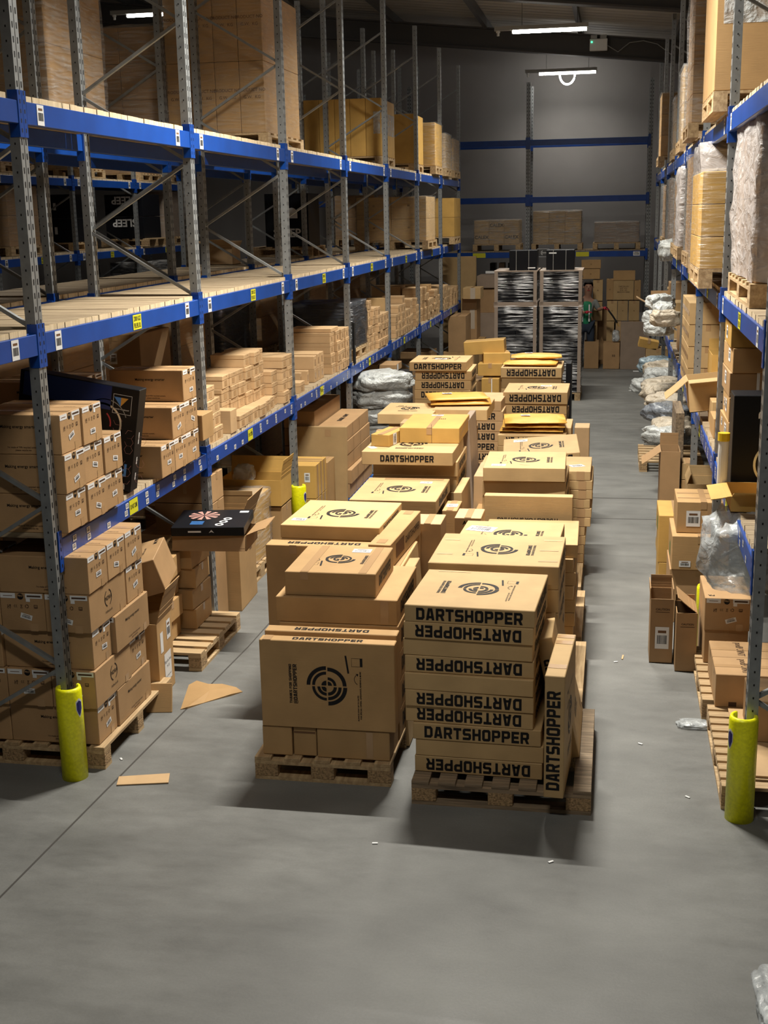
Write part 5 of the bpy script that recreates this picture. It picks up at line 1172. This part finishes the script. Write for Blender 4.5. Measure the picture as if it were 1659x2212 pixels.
carton('brown carton with barcode under the taped one, right floor pile', .50, 9.9, .455, .45, .62, .28, 'card', dec=[sticker('F', -.12, -.09, .09, .05), patch('F', .07, .15, .05, .04), patch('L', .08, .12, 0, -.04, 'green')])
carton('dark brown carton at the bottom of the right floor pile', .49, 9.92, 0, .46, .6, .453, 'card_brown')
carton('carton with green mark left of the right floor pile', .42, 10.65, .30, .3, .6, .42, 'card_yellow', dec=[patch('L', .1, .12, 0, .08, 'green'), patch('L', .12, .1, -.15, -.05, 'paper', 0, 'paper_label')])
carton('carton under the one with the green mark', .43, 10.65, 0, .3, .6, .298, 'card_yellow')
open_carton('dark tall open carton with a long flap hanging into the aisle', .48, 12.3, 0, .19, .4, .97, 'card_brown', flaps=(('B', .12, -4), ('L', .22, 125)))
open_carton('pale carton with curled open flap and barcode print, right floor', .70, 11.5, .2, .36, .4, .62, 'card_tan', flaps=(('L', .1, -20), ('B', .1, 0)), dec=[patch('F', .13, .02, 0, .26, 'ink_soft'), patch('F', .08, .012, 0, .22, 'ink_soft'), patch('F', .08, .04, 0, .18, 'ink_brown')])
carton('carton carrying the pale curled-flap carton', .70, 11.5, 0, .36, .4, .198, 'card')
for i in range(5): carton(f'small carton between the dark and the pale open cartons, {ORD[i]} up', .69, 12.35, .17*i, .12, .3, .165, ('card_tan', 'card')[i % 2])
# pallets on edge and bags further back
carton('stained wooden board carton standing behind the right bags', .68, 13.6, 0, .09, .9, 1.15, 'pallet_dirty', tape=False, name='board_stack', cat='board')
bag('large clear plastic bag bulging out of the near right rack', .80, 7.62, 1.0, .50, .45, .50, 'bag_clear', seed=5, amp=.14, p=.75)
pb = [(1432, 925, 15.2, 'bag_beige'), (1424, 895, 15.6, 'bag_grey'), (1428, 872, 16.0, 'bag_beige'), (1418, 850, 16.9, 'bag_beige'), (1417, 836, 17.3, 'bag_beige'), (1410, 815, 18.3, 'bag_white'), (1420, 800, 18.6, 'bag_beige'), (1404, 790, 19.5, 'bag_blue'), (1392, 835, 18.8, 'bag_white'), (1418, 940, 15.0, 'bag_white')]
for i, (u, v, y, mt) in enumerate(pb):
    p = P(u, v, y=y); zz = max(0, p.z-.1); bag(f'{ {"bag_beige": "beige", "bag_grey": "grey", "bag_white": "white", "bag_blue": "bluish"}[mt]} plastic sack on the right floor, {NTH[i]} in the heap along the rack', p.x+.12, y, zz, .5, .6, .24, mt, rz=i*37, seed=i*1.7, group='sacks along the right rack')
pallet('small pale pallet end showing under the beige sacks', .36, 16.0, 0, .8, 1.2, 'x', nb=7)
for i, (u, v) in enumerate(((1380, 802), (1372, 843), (1395, 801))):
    a = P(u, v, z=.004); mb = MB(); mb.box(-.12, -.08, 0, .12, .08, .003); tag(mb.build('paper_sheet', 'paper', loc=a, rot=(0, 0, i*1.1)), f'white paper sheet on the floor by the far right sacks, {NTH[i]} one', 'paper')
bag('scrap of clear film on the floor beside the right pallets', .58, 7.78, 0, .22, .12, .04, 'bag_clear', seed=9, cat='film scrap', name='film_scrap')
for i, (u, v, a) in enumerate(((1345, 1420, 85), (1383, 1607, -30), (1485, 1722, -40), (262, 1640, -50), (810, 1822, 10), (1190, 1862, 40), (1330, 1430, 20))):
    p = P(u, v, z=.002); mb = MB(); L_ = .09 if i == 0 else .03; mb.box(-L_/2, -.006, 0, L_/2, .006, .004); tag(mb.build('litter_scrap', 'card_pale' if i == 0 else 'paper', loc=p, rot=(0, 0, math.radians(a))), ('pale wooden splinter on the aisle floor right of the stacks', 'tiny white scrap on the right aisle floor', 'tiny white scrap near the near right pallet', 'tiny white scrap by the left pallet corner', 'white speck on the floor before the left file', 'pale speck on the floor below the front right stack', 'small scrap beside the wooden splinter')[i], 'litter')

# ================================================================ aisle end: cartons, person, wrapped loads on the end rack
fe = lambda label, u0, v0, u1, v1, Y=27.35, d=.3, **k: fb(label, u0, v0, u1, v1, Y, d, **k)
fe('large plain brown board leaning upright at the right aisle end', 1340, 695, 1402, 800, 26.75, .05, z0=.0, mat='greyboard', tape=False, dec=[patch('F', .05, .05, .22, -.25, 'paper', 0, 'paper_label')])
open_carton('brown open carton on the floor at the aisle end, left of two', P(1262, 760, y=26.9).x, 26.85, 0, P(1293, 760, y=26.9).x-P(1262, 760, y=26.9).x, .35, P(1280, 737, y=26.9).z, 'card_brown')
open_carton('brown open carton with torn corner flap at the aisle end, right of two', P(1303, 760, y=26.8).x, 26.8, 0, P(1338, 760, y=26.8).x-P(1303, 760, y=26.8).x, .35, P(1320, 740, y=26.8).z, 'card_brown', flaps=(('L', .1, 20),), dec=[txt('F', 'IIII', .05, .05, 0, 0, 'ink_soft')])
for i, (u0, v0, u1, v1, mt, nm) in enumerate(((1273, 694, 1290, 737, 'card_tan', 'left end column, lowest'), (1281, 652, 1301, 693, 'card_tan', 'left end column, second'), (1281, 605, 1302, 650, 'card_tan', 'left end column, third'), (1310, 694, 1330, 737, 'card_tan', 'middle low'), (1326, 694, 1341, 737, 'card_pale', 'behind the brown board'),
        (1311, 650, 1333, 693, 'card_tan', 'second tier, left'), (1334, 650, 1356, 693, 'card_tan', 'second tier, centre'), (1358, 650, 1381, 693, 'card_tan', 'second tier, right'), (1310, 603, 1325, 648, 'card', 'third tier, left'), (1325, 606, 1369, 648, 'card_tan', 'third tier, big with text'), (1370, 606, 1384, 648, 'card', 'third tier, right'),
        (1256, 562, 1298, 580, 'card', 'top left, upper'), (1256, 581, 1296, 603, 'card', 'top left, lower'), (1358, 694, 1381, 760, 'card', 'low right behind the board'))):
    z0 = None
    fe(f'cartons against the end wall rack: {nm}', u0, v0, u1, v1, 27.3, .3, mat=mt, dec=([txt('F', t, .025, 0, .08-.04*q, 0, 'ink_soft') for q, t in enumerate(('CARTON NO', 'QTY  PCS', 'G.W.  KG', 'MADE IN CHINA'))] if 'text' in nm else [txt('F', 'III', .03, 0, 0, 0, 'ink_brown')]))
    # stacked from the floor: fill beneath with hidden cartons of the same pile where the photo shows only shadow
o = open_carton('open carton lying on its side atop the big carton at the aisle end', P(1325, 595, y=27.3).x, 27.3, P(1347, 606, y=27.3).z, P(1372, 595, y=27.3).x-P(1325, 595, y=27.3).x, .3, .2, 'card')
carton('dark hidden carton at the foot of the end wall pile, left', -.6, 27.68, 0, .5, .4, 1.2, 'card_brown'); carton('dark hidden carton at the foot of the end wall pile, right', .0, 27.68, 0, .55, .4, .9, 'card_brown')
bag('small silver crumpled film on the end cartons', P(1330, 735, y=26.9).x, 26.95, P(1330, 738, y=26.9).z, .16, .15, .24, 'bag_clear', seed=2, cat='film scrap', name='film_scrap')
for i, (u0, u1, v0, grid, nm) in enumerate(((1021, 1124, 468, (3, 1, 2), 'left with maker name'), (1148, 1258, 448, (3, 1, 3), 'middle, stepped'), (1281, 1384, 472, (2, 1, 2), 'right, loosely wrapped'))):
    a, b = P(u0, 500, y=27.62), P(u1, 500, y=27.62); zt = P((u0+u1)/2, v0+8, y=27.62).z
    load(f'film wrapped pallet load on the back wall rack, {nm}', a.x, 27.62, 2.475, b.x-a.x, .9, zt-2.475-.14, grid, 'card_tan' if i < 2 else 'greyboard', 'film', amp=.02, dec=(lambda c, dm, i_, k_: decal(c, dm, 'F', text_mesh('CALEX', .07, 'ink', .03), 0, .02, 0, 'printed_lettering') if (i_+k_) % 2 == 0 else None) if i == 0 else None)
p0 = P(1174, 546, y=27.6); mb = MB(); mb.box(-.14, 0, -.1, .14, .02, .1); o = mb.build('exit_sign', 'purlin_zinc', loc=(p0.x, 27.58, p0.z)); tag(o, 'small dark exit arrow sign between the two black cartons', 'sign')
g_ = MB(); g_.bar((-.06, 0, 0), (.06, 0, 0), .02, .001); g_.bar((-.06, 0, 0), (-.02, .045, 0), .02, .001); g_.bar((-.06, 0, 0), (-.02, -.045, 0), .02, .001); q = g_.build('arrow', 'paper', parent=o); q.matrix_local = Matrix.Translation((0, -.002, 0)) @ Matrix.Rotation(math.pi/2, 4, 'X')
q = put(kind_mesh(('frame', .26, .18, .012, 'paper')), 'border', o); q.matrix_local = Matrix.Translation((0, -.002, 0)) @ Matrix.Rotation(math.pi/2, 4, 'X')
for i in range(4): carton(f'tall white-edged dark panel standing under the back wall rack, {NTH[i]} from left', -2.75+.2*i, 28.0, 1.35, .12, .4, .85, 'greyboard' if i % 2 else 'black_carton', tape=False, name='tall_carton')
carton('long low dark carton carrying the tall panels under the back rack', -2.85, 27.95, 0, .95, .5, 1.348, 'card_brown')

# ---- person behind the tall load, holding a tool
def skin_body(name, verts, edges, radii, mat, root=0, sub=2):
    me = bpy.data.meshes.new(name); me.from_pydata([tuple(v) for v in verts], edges, []); o = bpy.data.objects.new(name, me); col.objects.link(o)
    m = o.modifiers.new('skin', 'SKIN'); m.use_smooth_shade = True
    for i, r in enumerate(radii): d = me.skin_vertices[0].data[i]; d.radius = (r, r) if not isinstance(r, tuple) else r
    me.skin_vertices[0].data[root].use_root = True
    s = o.modifiers.new('sub', 'SUBSURF'); s.levels = sub; s.render_levels = sub
    dg = bpy.context.evaluated_depsgraph_get(); dg.update(); m2 = bpy.data.meshes.new_from_object(o.evaluated_get(dg)); bpy.data.objects.remove(o)
    m2.materials.clear(); m2.materials.append(MATS[mat]); 
    for p in m2.polygons: p.use_smooth = True
    return m2
px, py = -.60, 27.02
e = empty('person', (px, py, 0)); tag(e, 'person in green vest and jeans half hidden by the tall load, red gloves', 'person')
V = [(0, 0, .95), (0, 0, 1.15), (.02, -.02, 1.38), (.03, -.03, 1.50), (.04, -.05, 1.60), (.045, -.07, 1.70), (.04, -.06, 1.80),
     (.19, -.03, 1.40), (.27, -.12, 1.24), (.36, -.22, 1.30), (-.15, -.02, 1.40), (-.16, -.1, 1.2), (-.02, -.26, 1.20),
     (.10, 0, .90), (.11, -.03, .5), (.11, .03, .09), (-.10, 0, .90), (-.11, -.03, .5), (-.11, .03, .09), (.11, -.12, .05), (-.11, -.12, .05)]
E_ = [(0, 1), (1, 2), (2, 3), (3, 4), (4, 5), (5, 6), (2, 7), (7, 8), (8, 9), (2, 10), (10, 11), (11, 12), (0, 13), (13, 14), (14, 15), (0, 16), (16, 17), (17, 18), (15, 19), (18, 20)]
Rr = [.13, .125, .135, .06, .085, .095, .07, .06, .045, .035, .06, .045, .035, .09, .06, .045, .09, .06, .045, .035, .035]
put(skin_body('body', V, E_, Rr, 'skin'), 'body', e)
def clothes(nm, idx, edges, grow, mat): put(skin_body(nm, [V[i] for i in idx], edges, [Rr[i]+grow for i in idx], mat, sub=2), nm, e)
clothes('shirt', [0, 1, 2, 7, 8, 10, 11], [(0, 1), (1, 2), (2, 3), (3, 4), (2, 5), (5, 6)], .014, 'shirt_grey')
put(skin_body('vest', [(0, 0, .88), (0, 0, 1.0), (0, -.01, 1.2), (.02, -.02, 1.36), (.02, -.02, 1.45)], [(0, 1), (1, 2), (2, 3), (3, 4)], [.14, .155, .15, .16, .10], 'vest_green'), 'vest', e)
for s_ in (-1, 1):
    g_ = MB(); g_.box(.0+s_*.07-.015, -.168, 1.0, s_*.07+.015, -.15, 1.36); g_.build('reflective_strip', 'paper', parent=e)
clothes('jeans', [0, 13, 14, 15, 16, 17, 18], [(0, 1), (1, 2), (2, 3), (0, 4), (4, 5), (5, 6)], .016, 'denim')
bm = bmesh.new(); bmesh.ops.create_uvsphere(bm, u_segments=20, v_segments=12, radius=.108)
for v in bm.verts: v.co = Vector((v.co.x*.92, v.co.y*1.0, v.co.z*.95))
bmesh.ops.delete(bm, geom=[f for f in bm.faces if f.calc_center_median().y < -.03 and f.calc_center_median().z < .045 or f.calc_center_median().z < -.05], context='FACES')
me = bpy.data.meshes.new('hair'); bm.to_mesh(me); bm.free(); me.materials.append(MATS['hair']); put(me, 'hair', e, (.043, -.055, 1.76))
g_ = MB(); g_.tube([(.045, -.15, 1.72), (.045, -.175, 1.69)], .012, 8); g_.build('nose', 'skin', parent=e)
for s in (-1, 1):
    g_ = MB(); g_.tube([(.045+s*.033, -.148, 1.735), (.045+s*.033, -.156, 1.735)], .008, 8); g_.build('eye', 'ink', parent=e)
    g_ = MB(); g_.tube([(.045+s*.09, -.06, 1.73), (.045+s*.1, -.055, 1.70)], .018, 8); g_.build('ear', 'skin', parent=e)
g_ = MB(); g_.bar((.02, -.152, 1.655), (.07, -.152, 1.655), .006, .01); g_.build('mouth', 'red_glove', parent=e)
def hand(org, dirv, up, nm):
    d = Vector(dirv).normalized(); u = Vector(up); s = d.cross(u).normalized(); u = s.cross(d); o_ = Vector(org)
    vv = [o_, o_+d*.05, o_+d*.09]; ee = [(0, 1), (1, 2)]; rr = [.03, .036, .03]
    for k, L in enumerate((.068, .08, .076, .06)):
        b = o_+d*.085+s*(k-1.5)*.021; n0 = len(vv); vv += [b, b+d*L*.45-u*.004, b+d*L*.8-u*.03]; rr += [.011, .01, .008]; ee += [(2, n0), (n0, n0+1), (n0+1, n0+2)]
    n0 = len(vv); vv += [o_+d*.03+s*.04, o_+d*.06+s*.06-u*.02]; rr += [.013, .010]; ee += [(1, n0), (n0, n0+1)]
    put(skin_body(nm, vv, ee, rr, 'red_glove', 0, 1), nm, e)
hand((.36, -.22, 1.30), (.9, -.3, -.25), (0, 0, 1), 'glove'); hand((-.02, -.26, 1.20), (.9, -.2, .15), (0, 0, 1), 'glove')
t = empty('hand_tool', (px+.46, py-.26, 1.25)); tag(t, 'dark long handled tool with a pale yellow tip held by the person', 'tool')
g_ = MB(); g_.tube([(-.03, 0, .05), (.1, -.02, -.12), (.2, -.03, -.27)], .018, 8); g_.build('handle', 'ink', parent=t); g_ = MB(); g_.tube([(.19, -.03, -.26), (.24, -.03, -.34)], .014, 8); g_.build('tip', 'card_yellow', parent=t)
# corner of pale plastic at the lower right of the view
p_ = P(1650, 2185, z=.02)
bag('pale translucent plastic corner at the lower right edge of the view', p_.x+.12, p_.y+.0, 0, .3, .5, .12, 'bag_clear', seed=4)
